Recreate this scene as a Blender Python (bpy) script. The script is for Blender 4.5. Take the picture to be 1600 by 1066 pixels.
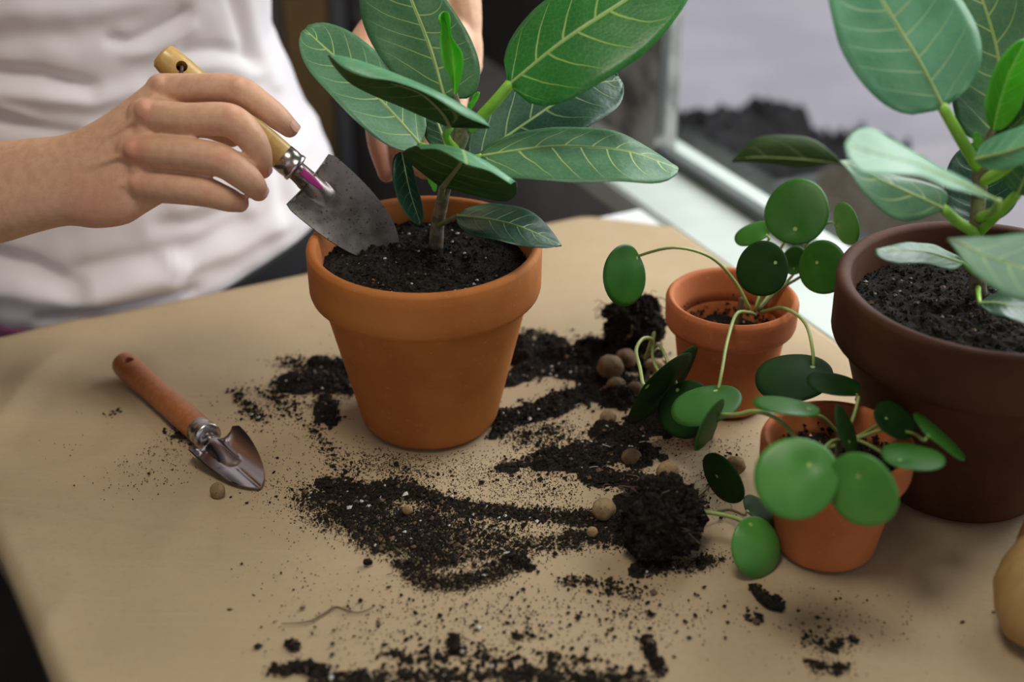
import bpy, math, random
import numpy as np
from mathutils import Vector, noise

# ------------------------------------------------------------------ camera, world, lights, exposure
for o in list(bpy.data.objects):
    bpy.data.objects.remove(o, do_unlink=True)
scene = bpy.context.scene
COL = scene.collection
H, PITCH, FPX = 0.625, math.radians(29.4), 50.0 / 36.0 * 1600
CP, SP = math.cos(PITCH), math.sin(PITCH)
cam_data = bpy.data.cameras.new('camera')
cam_data.lens = 50; cam_data.sensor_width = 36; cam_data.clip_start = 0.02
cam_data.dof.use_dof = True
cam_data.dof.focus_distance = 1.065
cam_data.dof.aperture_fstop = 2.9
cam = bpy.data.objects.new('camera', cam_data)
cam.location = (0, 0, H)
cam.rotation_euler = (math.pi / 2 - PITCH, 0, 0)
COL.objects.link(cam)
scene.camera = cam

vs = scene.view_settings
vs.view_transform = 'Standard'; vs.look = 'None'; vs.gamma = 1; vs.use_curve_mapping = False
vs.exposure = 0.0

world = bpy.data.worlds.new('overcast_sky'); scene.world = world
world.use_nodes = True
bg = world.node_tree.nodes['Background']
bg.inputs[0].default_value = (0.90, 0.89, 0.98, 1); bg.inputs[1].default_value = 0.68

# room / table frame: a runs along the table's back edge to the window, b away from the viewer
S0 = Vector((0.181, 1.329, 0)); UA = Vector((0.898, 0.44, 0)); WB = Vector((-0.44, 0.898, 0))
def AB(a, b, z=0.0): return S0 + UA * a + WB * b + Vector((0, 0, z))

def area_light(name, loc, target, size, power, color, sy=None):
    d = bpy.data.lights.new(name, 'AREA'); d.energy = power; d.color = color
    d.size = size
    if sy: d.shape = 'RECTANGLE'; d.size_y = sy
    o = bpy.data.objects.new(name, d); o.location = loc
    o.rotation_euler = (Vector(target) - Vector(loc)).to_track_quat('-Z', 'Y').to_euler()
    COL.objects.link(o); return o
# daylight through the tall window beside the table
area_light('window_daylight', AB(0.55, -0.12, 0.66), AB(-0.40, -0.25, 0.05), 0.9, 20.5, (0.95, 0.97, 1.0), 0.9)
# ceiling lamp over the room and an unseen fill light added behind the photographer's left shoulder
area_light('ceiling_lamp', (-0.12, 0.56, 1.62), (-0.12, 0.66, 0), 0.45, 10.8, (1.0, 0.93, 0.80))
area_light('unseen_fill_light', (-1.3, -1.2, 1.15), (-0.25, 1.0, 0.1), 1.2, 5.0, (1.0, 0.94, 0.94))

# ------------------------------------------------------------------ helpers
def W(px, py, D):
    cx, cy = (px - 800) / FPX, (533 - py) / FPX
    return Vector((cx * D, D * (CP + SP * cy), H + D * (-SP + CP * cy)))
def T(px, py, z=0.0):
    cy = (533 - py) / FPX
    return W(px, py, (z - H) / (-SP + CP * cy))
def proj(p):
    y, z = p[1], p[2] - H
    Z = y * CP - z * SP; up = y * SP + z * CP
    return 800 + FPX * p[0] / Z, 533 - FPX * up / Z
def Ws(l): return [W(*p) for p in l]
CAM = Vector((0, 0, H))
rnd = random.Random(7)

def spline(pts, n):
    P = [Vector(p) for p in pts]
    if len(P) == 2: return [P[0].lerp(P[1], i / (n - 1)) for i in range(n)]
    E = [P[0] * 2 - P[1]] + P + [P[-1] * 2 - P[-2]]
    out = []; m = len(P) - 1
    for i in range(n):
        t = i / (n - 1) * m; k = min(int(t), m - 1); f = t - k
        p0, p1, p2, p3 = E[k:k + 4]
        out.append(0.5 * ((2 * p1) + (p2 - p0) * f + (2 * p0 - 5 * p1 + 4 * p2 - p3) * f * f + (3 * p1 - p0 - 3 * p2 + p3) * f ** 3))
    return out
def lerp_list(v, n):
    return list(np.interp(np.linspace(0, 1, n), np.linspace(0, 1, len(v)), v))

class MB:
    def __init__(s): s.v = []; s.f = []; s.m = []; s.uv = []
    def add(s, v, f, m=0, uv=None):
        k = len(s.v); s.v += [tuple(p) for p in v]; s.f += [tuple(i + k for i in q) for q in f]
        s.m += [m] * len(f) if isinstance(m, int) else list(m)
        s.uv += uv if uv is not None else [(0.0, 0.0)] * len(v)
        return s
    def box(s, c, sx, sy, sz, ax=None, m=0, bev=0.0):
        c = Vector(c); X, Y, Z = ax or (Vector((1, 0, 0)), Vector((0, 1, 0)), Vector((0, 0, 1)))
        if bev <= 0:
            vv = [c + X * (i * sx / 2) + Y * (j * sy / 2) + Z * (k * sz / 2) for k in (-1, 1) for j in (-1, 1) for i in (-1, 1)]
            return s.add(vv, [(0, 2, 3, 1), (4, 5, 7, 6), (0, 1, 5, 4), (2, 6, 7, 3), (0, 4, 6, 2), (1, 3, 7, 5)], m)
        rows = []
        for z, ins in ((-sz / 2, bev), (-sz / 2 + bev, 0), (sz / 2 - bev, 0), (sz / 2, bev)):
            hx, hy = sx / 2 - ins, sy / 2 - ins
            r = []
            for (i, j) in ((-1, -1), (1, -1), (1, 1), (-1, 1)):
                r.append(c + X * (i * (hx - bev * .0)) + Y * (j * hy) + Z * z)
            rows.append(r)
        vv = [p for r in rows for p in r]; ff = [(3, 2, 1, 0), (12, 13, 14, 15)]
        for k in range(3):
            for i in range(4): ff.append((k * 4 + i, k * 4 + (i + 1) % 4, k * 4 + 4 + (i + 1) % 4, k * 4 + 4 + i))
        return s.add(vv, ff, m)
    def tube(s, pts, rad, n=None, sides=10, m=0, flat=None, caps=True):
        n = n or max(2, (len(pts) - 1) * 6 + 1)
        P = spline(pts, n); R = lerp_list(rad if isinstance(rad, (list, tuple)) else [rad], n)
        d = (P[1] - P[0]).normalized()
        nrm = d.orthogonal().normalized()
        vv = []
        for i, p in enumerate(P):
            t = (P[min(i + 1, n - 1)] - P[max(i - 1, 0)])
            t = t.normalized() if t.length > 1e-9 else d
            nrm = (nrm - t * nrm.dot(t)).normalized(); b = t.cross(nrm)
            for k in range(sides):
                a = 2 * math.pi * k / sides
                o = nrm * math.cos(a) * R[i] + b * math.sin(a) * R[i]
                if flat is not None: o = o - flat[0] * (o.dot(flat[0]) * (1 - flat[1]))
                vv.append(p + o)
        ff = []
        for i in range(n - 1):
            for k in range(sides):
                ff.append((i * sides + k, i * sides + (k + 1) % sides, (i + 1) * sides + (k + 1) % sides, (i + 1) * sides + k))
        if caps:
            t0 = (P[0] - P[1]).normalized(); t1 = (P[-1] - P[-2]).normalized()
            vv += [P[0] + t0 * R[0] * .5, P[-1] + t1 * R[-1] * .5]; a0, a1 = len(vv) - 2, len(vv) - 1
            for k in range(sides):
                ff.append((a0, (k + 1) % sides, k)); ff.append((a1, (n - 1) * sides + k, (n - 1) * sides + (k + 1) % sides))
        return s.add(vv, ff, m)
    def lathe(s, prof, c, axis=Vector((0, 0, 1)), segs=64, m=0, close=False, wob=0.0):
        c = Vector(c); ax = Vector(axis).normalized()
        X = ax.orthogonal().normalized() if abs(ax.z) < .999 else Vector((1, 0, 0)); Y = ax.cross(X)
        vv = []; n = len(prof)
        for (r, z) in prof:
            for k in range(segs):
                a = 2 * math.pi * k / segs
                vv.append(c + ax * z + (X * math.cos(a) + Y * math.sin(a)) * r)
        ff = []
        for i in range(n if close else n - 1):
            j = (i + 1) % n
            for k in range(segs):
                ff.append((i * segs + k, i * segs + (k + 1) % segs, j * segs + (k + 1) % segs, j * segs + k))
        return s.add(vv, ff, m)
    def ball(s, c, r, seg=16, rings=10, m=0, fn=None, sc=(1, 1, 1)):
        c = Vector(c); vv = []; ff = []
        for i in range(rings + 1):
            th = math.pi * i / rings
            for k in range(seg):
                a = 2 * math.pi * k / seg
                d = Vector((math.sin(th) * math.cos(a), math.sin(th) * math.sin(a), math.cos(th)))
                q = r * (fn(d) if fn else 1)
                vv.append(c + Vector((d.x * sc[0], d.y * sc[1], d.z * sc[2])) * q)
        for i in range(rings):
            for k in range(seg):
                ff.append((i * seg + k, (i + 1) * seg + k, (i + 1) * seg + (k + 1) % seg, i * seg + (k + 1) % seg))
        return s.add(vv, ff, m)
    def build(s, name, mats, parent=None, smooth=True, origin=None):
        me = bpy.data.meshes.new(name)
        off = world_of(parent) if parent is not None else (Vector(origin) if origin is not None else Vector((0, 0, 0)))
        me.from_pydata([(p[0] - off.x, p[1] - off.y, p[2] - off.z) for p in s.v], [], s.f)
        if not isinstance(mats, (list, tuple)): mats = [mats]
        for mt in mats: me.materials.append(mt)
        me.polygons.foreach_set('material_index', s.m)
        me.polygons.foreach_set('use_smooth', [smooth] * len(s.f))
        if any(u != (0.0, 0.0) for u in s.uv):
            ul = me.uv_layers.new(name='UVMap')
            idx = np.empty(len(me.loops), dtype=np.int32); me.loops.foreach_get('vertex_index', idx)
            ul.data.foreach_set('uv', np.array(s.uv, dtype=np.float32)[idx].ravel())
        me.validate(); me.update()
        o = bpy.data.objects.new(name, me); COL.objects.link(o)
        if parent is not None: o.parent = parent
        else: o.location = off
        return o
def world_of(o):
    v = Vector((0, 0, 0))
    while o is not None: v = v + Vector(o.location); o = o.parent
    return v
def sharp(o, deg=40):
    me = o.data
    me.set_sharp_from_angle(angle=math.radians(deg)); return o
def tag(o, label=None, cat=None, group=None, kind=None):
    if label: o['label'] = label
    if cat: o['category'] = cat
    if group: o['group'] = group
    if kind: o['kind'] = kind
    return o
def empty(name, loc, label, cat, group=None):
    o = bpy.data.objects.new(name, None); o.location = loc; o.empty_display_size = .02
    COL.objects.link(o); return tag(o, label, cat, group)

# ------------------------------------------------------------------ materials
class NT:
    def __init__(s, name):
        s.m = bpy.data.materials.new(name); s.m.use_nodes = True
        s.t = s.m.node_tree; s.b = s.t.nodes['Principled BSDF']; s.out = s.t.nodes['Material Output']
    def n(s, typ, **kw):
        nd = s.t.nodes.new(typ)
        for k, v in kw.items(): setattr(nd, k, v)
        return nd
    def l(s, a, b): s.t.links.new(a, b)
    def setin(s, sock, v):
        if hasattr(v, 'is_output'): s.l(v, sock)
        else: sock.default_value = v
    def math(s, op, a, b=None, c=None, clamp=False):
        nd = s.n('ShaderNodeMath', operation=op, use_clamp=clamp)
        s.setin(nd.inputs[0], a)
        if b is not None: s.setin(nd.inputs[1], b)
        if c is not None: s.setin(nd.inputs[2], c)
        return nd.outputs[0]
    def ramp01(s, v, lo, hi):
        nd = s.n('ShaderNodeMapRange', interpolation_type='SMOOTHSTEP'); s.setin(nd.inputs[0], v)
        s.setin(nd.inputs[1], lo); s.setin(nd.inputs[2], hi); return nd.outputs[0]
    def noise(s, scale, detail=3, coord=None, rough=.55, dist=0.0):
        nd = s.n('ShaderNodeTexNoise'); nd.inputs['Scale'].default_value = scale; nd.inputs['Detail'].default_value = detail
        nd.inputs['Roughness'].default_value = rough; nd.inputs['Distortion'].default_value = dist
        s.l(coord or s.obj(), nd.inputs['Vector']); return nd.outputs[0]
    def voro(s, scale, feature='F1', coord=None):
        nd = s.n('ShaderNodeTexVoronoi', feature=feature); nd.inputs['Scale'].default_value = scale
        s.l(coord or s.obj(), nd.inputs['Vector']); return nd.outputs[0]
    def obj(s):
        if not hasattr(s, '_o'): s._o = s.n('ShaderNodeTexCoord')
        return s._o.outputs['Object']
    def uvc(s):
        if not hasattr(s, '_o'): s._o = s.n('ShaderNodeTexCoord')
        return s._o.outputs['UV']
    def mix(s, f, a, b):
        nd = s.n('ShaderNodeMix', data_type='RGBA'); s.setin(nd.inputs[0], f)
        for sk, v in ((nd.inputs[6], a), (nd.inputs[7], b)):
            if hasattr(v, 'is_output'): s.l(v, sk)
            else: sk.default_value = (*v, 1) if len(v) == 3 else v
        return nd.outputs[2]
    def col(s, v):
        if hasattr(v, 'is_output'): s.l(v, s.b.inputs['Base Color'])
        else: s.b.inputs['Base Color'].default_value = (*v, 1)
    def bump(s, h, strength=.3, dist=.001):
        nd = s.n('ShaderNodeBump'); nd.inputs['Strength'].default_value = strength; nd.inputs['Distance'].default_value = dist
        s.l(h, nd.inputs['Height']); s.l(nd.outputs[0], s.b.inputs['Normal'])
    def p(s, **kw):
        for k, v in kw.items(): s.setin(s.b.inputs[k.replace('_', ' ')], v)
        return s

def simple(name, c, rough=.6, metal=0, c2=None, scale=40, bump=0, spec=.5):
    t = NT(name)
    if c2: t.col(t.mix(t.ramp01(t.noise(scale), .35, .65), c, c2))
    else: t.col(c)
    t.p(Roughness=rough, Metallic=metal)
    t.b.inputs['Specular IOR Level'].default_value = spec
    if bump: t.bump(t.noise(scale * 4), bump)
    return t.m

def terracotta(name, c1, c2, rough=.75, spec=.3):
    t = NT(name)
    n1 = t.noise(14, 4); n2 = t.noise(160, 3); n3 = t.noise(420, 2)
    c = t.mix(t.ramp01(n1, .35, .68), c1, c2)
    c = t.mix(t.math('MULTIPLY', t.ramp01(n2, .60, .75), .35), c, (c2[0] * 1.25, c2[1] * 1.35, c2[2] * 1.6))
    c = t.mix(t.math('MULTIPLY', t.ramp01(n3, .66, .8), .5), c, (c2[0] * 1.4, c2[1] * 1.9, c2[2] * 3))
    t.col(c); t.p(Roughness=rough); t.b.inputs['Specular IOR Level'].default_value = spec
    t.bump(t.math('ADD', n2, n3), .18, .0006); return t.m

def leaf_mat(name, top, top2, vein, rough=.42, veins=7.0, strength=1.0, trans=.22, vw=.055, sheen=.5):
    t = NT(name)
    sp = t.n('ShaderNodeSeparateXYZ'); t.l(t.uvc(), sp.inputs[0])
    u, v = sp.outputs[0], sp.outputs[1]
    sv = t.math('SUBTRACT', t.math('MULTIPLY', v, 2.0), 1.0); s = t.math('ABSOLUTE', sv)
    side = t.math('GREATER_THAN', sv, 0.0)
    wob = t.math('MULTIPLY', t.math('SUBTRACT', t.noise(22, 2), .5), .05)
    adv = t.math('ADD', t.math('MULTIPLY', s, .13), t.math('MULTIPLY', t.math('POWER', s, 2.2), .12))
    w = t.math('ADD', t.math('SUBTRACT', u, adv), wob)
    ph = t.math('ADD', t.math('MULTIPLY', w, veins), t.math('MULTIPLY', side, .42))
    fr = t.math('ABSOLUTE', t.math('SUBTRACT', t.math('FRACT', ph), .5))
    width = t.math('MULTIPLY', t.math('SUBTRACT', 1.12, s), vw)
    lat = t.math('SUBTRACT', 1.0, t.ramp01(fr, t.math('MULTIPLY', width, .3), width))
    lat = t.math('MULTIPLY', lat, t.ramp01(t.math('SUBTRACT', 1.0, s), .03, .25))
    mid = t.math('SUBTRACT', 1.0, t.ramp01(s, .018, .05))
    net = t.math('SUBTRACT', 1.0, t.ramp01(t.voro(230, 'DISTANCE_TO_EDGE'), 0.0, .09))
    vv = t.math('MAXIMUM', t.math('MAXIMUM', lat, mid), t.math('MULTIPLY', net, .13))
    c = t.mix(t.ramp01(t.noise(30, 3), .3, .7), top, top2)
    c = t.mix(t.math('MULTIPLY', vv, strength, clamp=True), c, vein)
    t.col(c); t.p(Roughness=rough); t.b.inputs['Specular IOR Level'].default_value = sheen
    h = t.math('ADD', t.math('MULTIPLY', t.math('MAXIMUM', lat, mid), -1.0), t.math('MULTIPLY', t.voro(330), .35))
    t.bump(h, .35, .0008)
    tr = t.n('ShaderNodeBsdfTranslucent'); tc = t.mix(.5, c, (top2[0] * 1.3, top2[1] * 1.8, top2[2] * .5)); t.l(tc, tr.inputs[0])
    mx = t.n('ShaderNodeMixShader'); mx.inputs[0].default_value = trans
    t.l(t.b.outputs[0], mx.inputs[1]); t.l(tr.outputs[0], mx.inputs[2]); t.l(mx.outputs[0], t.out.inputs[0])
    return t.m

def pilea_mat(name, c1, c2, rough=.35, trans=.2, spec=.38):
    t = NT(name)
    sp = t.n('ShaderNodeSeparateXYZ'); t.l(t.uvc(), sp.inputs[0])
    x = t.math('SUBTRACT', sp.outputs[0], .5); y = t.math('SUBTRACT', sp.outputs[1], .5)
    r = t.math('SQRT', t.math('ADD', t.math('MULTIPLY', x, x), t.math('MULTIPLY', y, y)))
    ang = t.math('ARCTAN2', y, x)
    ray = t.math('ABSOLUTE', t.math('SINE', t.math('MULTIPLY', ang, 3.5)))
    rayl = t.math('MULTIPLY', t.math('SUBTRACT', 1.0, t.ramp01(ray, .0, .13)), t.math('SUBTRACT', 1.0, t.ramp01(r, .02, .3)))
    dot = t.math('SUBTRACT', 1.0, t.ramp01(r, .022, .04))
    c = t.mix(t.ramp01(t.noise(35, 3), .3, .7), c1, c2)
    c = t.mix(t.math('MULTIPLY', rayl, .22), c, (c2[0] * 1.8, c2[1] * 1.6, c2[2] * 1.4))
    c = t.mix(dot, c, (.35, .5, .14))
    t.col(c); t.p(Roughness=rough); t.b.inputs['Specular IOR Level'].default_value = spec
    t.bump(t.noise(90, 3), .12, .001)
    tr = t.n('ShaderNodeBsdfTranslucent'); t.l(t.mix(.5, c, (c2[0] * 1.6, c2[1] * 1.9, c2[2] * .5)), tr.inputs[0])
    mx = t.n('ShaderNodeMixShader'); mx.inputs[0].default_value = trans
    t.l(t.b.outputs[0], mx.inputs[1]); t.l(tr.outputs[0], mx.inputs[2]); t.l(mx.outputs[0], t.out.inputs[0])
    return t.m

def wood_mat(name, c1, c2, axis, rough=.35, scale=1.0, coat=.3):
    t = NT(name)
    mp = t.n('ShaderNodeMapping'); t.l(t.obj(), mp.inputs[0])
    q = Vector((0, 0, 1)).rotation_difference(axis.normalized()).inverted().to_euler()
    mp.inputs['Rotation'].default_value = q; mp.inputs['Scale'].default_value = (1, 1, .1)
    n1 = t.noise(260 * scale, 4, mp.outputs[0], dist=.6); n2 = t.noise(50 * scale, 3, mp.outputs[0])
    t.col(t.mix(t.math('ADD', t.math('MULTIPLY', t.ramp01(n1, .35, .7), .6), t.math('MULTIPLY', t.ramp01(n2, .4, .7), .4)), c1, c2))
    t.p(Roughness=rough); t.b.inputs['Coat Weight'].default_value = coat; t.b.inputs['Coat Roughness'].default_value = .25
    t.bump(n1, .1, .0005); return t.m

def soil_mat(name, c1=(.006, .005, .004), c2=(.022, .017, .013)):
    t = NT(name)
    n = t.noise(500, 4)
    c = t.mix(t.ramp01(n, .35, .7), c1, c2)
    t.col(c); t.p(Roughness=.95); t.b.inputs['Specular IOR Level'].default_value = .15
    t.bump(t.noise(900, 3), .7, .0012); return t.m

M = {}
M['terra'] = terracotta('terracotta_orange', (.40, .125, .024), (.48, .172, .040))
M['terra_small'] = terracotta('terracotta_small', (.44, .125, .04), (.54, .18, .06))
M['terra_dark'] = terracotta('terracotta_brown', (.060, .024, .012), (.090, .037, .019), .7, .12)
M['soil'] = soil_mat('potting_soil_dark', (.006, .005, .004), (.030, .023, .017))
M['crumb'] = soil_mat('soil_crumbs', (.010, .008, .006), (.035, .026, .018))
M['crumb_lt'] = simple('bark_bits', (.075, .045, .022), .9, c2=(.16, .10, .055), scale=200)
M['perlite'] = simple('perlite', (.55, .53, .48), .9)
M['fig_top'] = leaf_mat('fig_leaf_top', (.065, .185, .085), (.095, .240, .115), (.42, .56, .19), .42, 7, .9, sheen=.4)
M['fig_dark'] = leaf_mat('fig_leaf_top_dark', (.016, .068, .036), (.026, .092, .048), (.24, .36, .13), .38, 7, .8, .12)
M['fig_bright'] = leaf_mat('fig_leaf_top_bright', (.022, .185, .028), (.038, .25, .045), (.42, .64, .15), .36, 6, .9, .3)
M['fig_under'] = leaf_mat('fig_leaf_underside', (.035, .075, .02), (.05, .10, .028), (.23, .25, .09), .6, 7, .8, .3, sheen=.25)
M['fig_pale'] = leaf_mat('fig_leaf_top_pale', (.10, .32, .16), (.15, .40, .21), (.42, .62, .26), .34, 7, .85)  # paler top copy; light and sheen on these leaves put into the colour
M['fig_bud'] = leaf_mat('fig_leaf_new', (.09, .38, .025), (.14, .50, .045), (.40, .70, .16), .4, 7, .6, .4)
M['petiole'] = simple('fig_petiole_green', (.20, .44, .035), .42, c2=(.28, .54, .06), scale=60)
M['petiole_dk'] = simple('fig_petiole_olive', (.13, .17, .05), .5, c2=(.19, .21, .08), scale=60)
M['midrib'] = simple('fig_midrib', (.26, .40, .12), .5, c2=(.34, .46, .16), scale=60)
M['midrib_un'] = simple('fig_midrib_underside', (.22, .24, .09), .5)
M['bark'] = simple('fig_bark', (.10, .075, .045), .8, c2=(.24, .20, .13), scale=120, bump=.4)
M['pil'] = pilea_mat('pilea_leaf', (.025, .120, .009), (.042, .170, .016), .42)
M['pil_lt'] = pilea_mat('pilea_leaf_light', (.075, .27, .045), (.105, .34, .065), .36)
M['pil_dk'] = pilea_mat('pilea_leaf_dark', (.008, .034, .005), (.013, .048, .007), .6, .1, .14)  # darker leaf copy; deep shade among the pots put into the colour
M['pil_under'] = pilea_mat('pilea_leaf_underside', (.03, .12, .015), (.045, .16, .025), .5)
M['pil_pet'] = simple('pilea_petiole', (.26, .36, .09), .45, c2=(.34, .40, .14), scale=60)
M['pil_pet_dk'] = simple('pilea_petiole_brown', (.10, .11, .04), .5, c2=(.16, .12, .06), scale=60)
M['steel'] = simple('polished_steel', (.46, .42, .43), .2, 1)
M['steel_dull'] = NT('worn_steel').m
def _():
    t = NT('dusty_steel'); n = t.noise(90, 4); d = t.ramp01(t.noise(500, 2), .62, .7)
    t.col(t.mix(t.math('MULTIPLY', d, .8), t.mix(t.ramp01(n, .3, .7), (.20, .175, .155), (.27, .24, .21)), (.03, .025, .02)))
    t.p(Roughness=t.math('ADD', t.math('MULTIPLY', n, .25), .22), Metallic=.9); M['steel_dull'] = t.m
_()
M['chrome'] = simple('chrome_ferrule', (.50, .48, .46), .28, 1)
M['black'] = simple('hole_dark', (.01, .008, .006), .9)
M['magenta'] = simple('magenta_sticker', (.30, .015, .16), .4)
M['clay'] = NT('clay_pellet').m
def _():
    t = NT('clay_pellet_tan'); n = t.noise(120, 4); d = t.ramp01(t.voro(330), .12, .2)
    c = t.mix(t.ramp01(n, .3, .7), (.20, .125, .055), (.36, .25, .12)); t.col(t.mix(d, (.05, .03, .015), c))
    t.p(Roughness=.85); t.bump(n, .4, .001); M['clay'] = t.m
_()
def _():
    t = NT('kraft_paper'); n1 = t.noise(6, 4); n2 = t.noise(260, 3); n3 = t.noise(60, 4)
    mp = t.n('ShaderNodeMapping'); t.l(t.obj(), mp.inputs[0]); mp.inputs['Scale'].default_value = (8, 240, 1); mp.inputs['Rotation'].default_value = (0, 0, .45)
    fib = t.noise(1.0, 3, mp.outputs[0])
    c = t.mix(t.ramp01(n1, .3, .7), (.385, .288, .170), (.44, .333, .205))
    c = t.mix(t.math('MULTIPLY', t.ramp01(n2, .45, .75), .25), c, (.31, .23, .135))
    c = t.mix(t.math('MULTIPLY', t.ramp01(fib, .5, .75), .18), c, (.49, .385, .255))
    stain = t.ramp01(n3, .66, .78); c = t.mix(t.math('MULTIPLY', stain, .25), c, (.28, .195, .11))
    t.col(c); t.p(Roughness=.8); t.b.inputs['Specular IOR Level'].default_value = .25
    t.bump(t.math('ADD', n2, fib), .1, .0005); M['paper'] = t.m
_()
def _():
    t = NT('skin'); a = t.n('ShaderNodeAttribute', attribute_name='red')
    n = t.noise(140, 4); n2 = t.noise(900, 2)
    c = t.mix(t.ramp01(n, .3, .7), (.58, .325, .20), (.65, .385, .245))
    c = t.mix(t.math('MULTIPLY', t.ramp01(a.outputs['Fac'], 0, 1), .75), c, (.58, .20, .13))
    t.col(c); t.p(Roughness=.5); t.b.inputs['Specular IOR Level'].default_value = .35
    t.b.inputs['Subsurface Weight'].default_value = .12; t.b.inputs['Subsurface Radius'].default_value = (.006, .002, .001); t.b.inputs['Subsurface Scale'].default_value = 1
    t.bump(t.math('ADD', n2, t.voro(700)), .14, .0006); M['skin'] = t.m
_()
M['nail'] = simple('fingernail', (.60, .33, .26), .3)
def _():
    t = NT('white_cotton'); n = t.noise(1500, 2)
    t.col((.80, .765, .795)); t.p(Roughness=.95); t.b.inputs['Specular IOR Level'].default_value = .1
    t.b.inputs['Sheen Weight'].default_value = .2; t.bump(n, .12, .0004); M['cotton'] = t.m
_()
M['hem'] = simple('plum_cotton', (.30, .09, .22), .9)
M['denim'] = simple('black_denim', (.012, .012, .014), .9)
M['hair'] = simple('brown_hair', (.05, .03, .015), .6, c2=(.09, .055, .03), scale=300)
M['white_lam'] = simple('white_laminate', (.72, .74, .72), .35)
M['dark_wood'] = simple('dark_table_wood', (.05, .025, .02), .5, c2=(.08, .035, .03), scale=20)
M['sill'] = simple('sill_paint', (.50, .55, .50), .4, c2=(.45, .50, .455), scale=12)
M['frame'] = simple('frame_paint', (.075, .083, .08), .6, c2=(.06, .068, .066), scale=20)
def _():
    t = NT('rough_plaster'); n = t.noise(15, 4, rough=.55); n2 = t.noise(110, 4)
    c = t.mix(t.ramp01(n, .30, .60), (.08, .08, .075), (.33, .335, .31)); t.col(c); t.p(Roughness=.9)
    t.bump(t.math('ADD', n, t.math('MULTIPLY', n2, .4)), .8, .006); M['plaster'] = t.m
_()
M['dark_wall'] = simple('charcoal_wall', (.035, .033, .033), .9, c2=(.05, .047, .046), scale=6)
M['grey_wall'] = simple('grey_wall', (.20, .19, .20), .9, c2=(.24, .23, .24), scale=8)
M['floor'] = simple('dark_floor', (.03, .026, .024), .5, c2=(.045, .04, .036), scale=8)
M['ceil'] = simple('ceiling_paint', (.5, .49, .47), .9)
M['brown_trim'] = simple('brown_door_trim', (.36, .235, .10), .6, c2=(.30, .195, .085), scale=14)
M['blue_trim'] = simple('slate_blue_panel', (.16, .18, .21), .7)
M['rose_trim'] = simple('dusky_rose_trim', (.22, .18, .18), .8)
M['ground'] = simple('pale_frosty_ground', (.90, .875, .91), .9, c2=(.78, .755, .80), scale=3)
M['shrub'] = simple('dark_shrub_twigs', (.018, .017, .018), .95, c2=(.04, .038, .039), scale=30)
def _():
    t = NT('window_glass')
    gl = t.n('ShaderNodeBsdfGlossy'); gl.inputs['Roughness'].default_value = .03; gl.inputs[0].default_value = (.9, .95, .93, 1)
    tr = t.n('ShaderNodeBsdfTransparent'); tr.inputs[0].default_value = (.96, .97, .965, 1)
    mx = t.n('ShaderNodeMixShader'); mx.inputs[0].default_value = .06
    t.l(tr.outputs[0], mx.inputs[1]); t.l(gl.outputs[0], mx.inputs[2]); t.l(mx.outputs[0], t.out.inputs[0]); M['glass'] = t.m
_()

# ------------------------------------------------------------------ the setting
AX = (UA, WB, Vector((0, 0, 1)))
FLOOR_Z, CEIL_Z = -0.82, 1.75
def slab(name, a0, a1, b0, b1, z0, z1, mat, kind='structure', bev=0.0, parent=None):
    mb = MB().box(AB((a0 + a1) / 2, (b0 + b1) / 2, (z0 + z1) / 2), a1 - a0, b1 - b0, z1 - z0, AX, bev=bev)
    o = mb.build(name, M[mat] if isinstance(mat, str) else mat, parent, smooth=False,
                 origin=None if parent else AB((a0 + a1) / 2, (b0 + b1) / 2, z0))
    if kind and not parent: tag(o, kind=kind)
    return o
slab('floor', -2.6, 0.23, -3.0, 1.5, FLOOR_Z - .1, FLOOR_Z, 'floor')
slab('ceiling', -2.6, 0.23, -3.0, 1.5, CEIL_Z, CEIL_Z + .1, 'ceil')
slab('wall_back', -2.6, 0.23, 1.4, 1.5, FLOOR_Z, CEIL_Z, 'dark_wall')
slab('wall_left', -2.7, -2.6, -3.0, 1.5, FLOOR_Z, CEIL_Z, 'dark_wall')
slab('wall_right', 0.0, 0.14, -3.0, 1.4, FLOOR_Z, -0.036, 'grey_wall')
slab('wall_right_pier', 0.083, 0.112, 0.205, 0.375, -0.036, CEIL_Z, 'plaster')
slab('wall_right_far', 0.105, 0.14, 0.375, 1.4, -0.036, CEIL_Z, 'dark_wall')
slab('wall_right_near', 0.083, 0.23, -3.0, -1.05, -0.036, CEIL_Z, 'grey_wall')
slab('wall_right_top', 0.083, 0.23, -1.05, 0.205, 1.45, CEIL_Z, 'grey_wall')
sl = slab('trim_1', 0.0, 0.14, -1.05, 0.34, -0.036, -0.0015, 'sill', bev=.004)
tag(sl, 'pale grey-green painted window sill beside the kraft paper')
win = bpy.data.objects.new('window_1', None); win.location = AB(.12, -.44, 0); COL.objects.link(win)
tag(win, 'window above the pale sill looking onto frosty ground', kind='structure')
slab('bottom_rail', .083, .098, -1.05, .205, -.0015, .012, 'frame', parent=win)
slab('top_rail', .085, .125, -1.05, .205, 1.42, 1.45, 'frame', parent=win)
slab('stile', .0832, .094, .202, .205, .024, 1.42, 'frame', parent=win)
slab('stile', .085, .125, -1.05, -1.02, .024, 1.42, 'frame', parent=win)
slab('pane', .0845, .0885, -1.02, .202, .012, 1.42, 'glass', parent=win)
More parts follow.
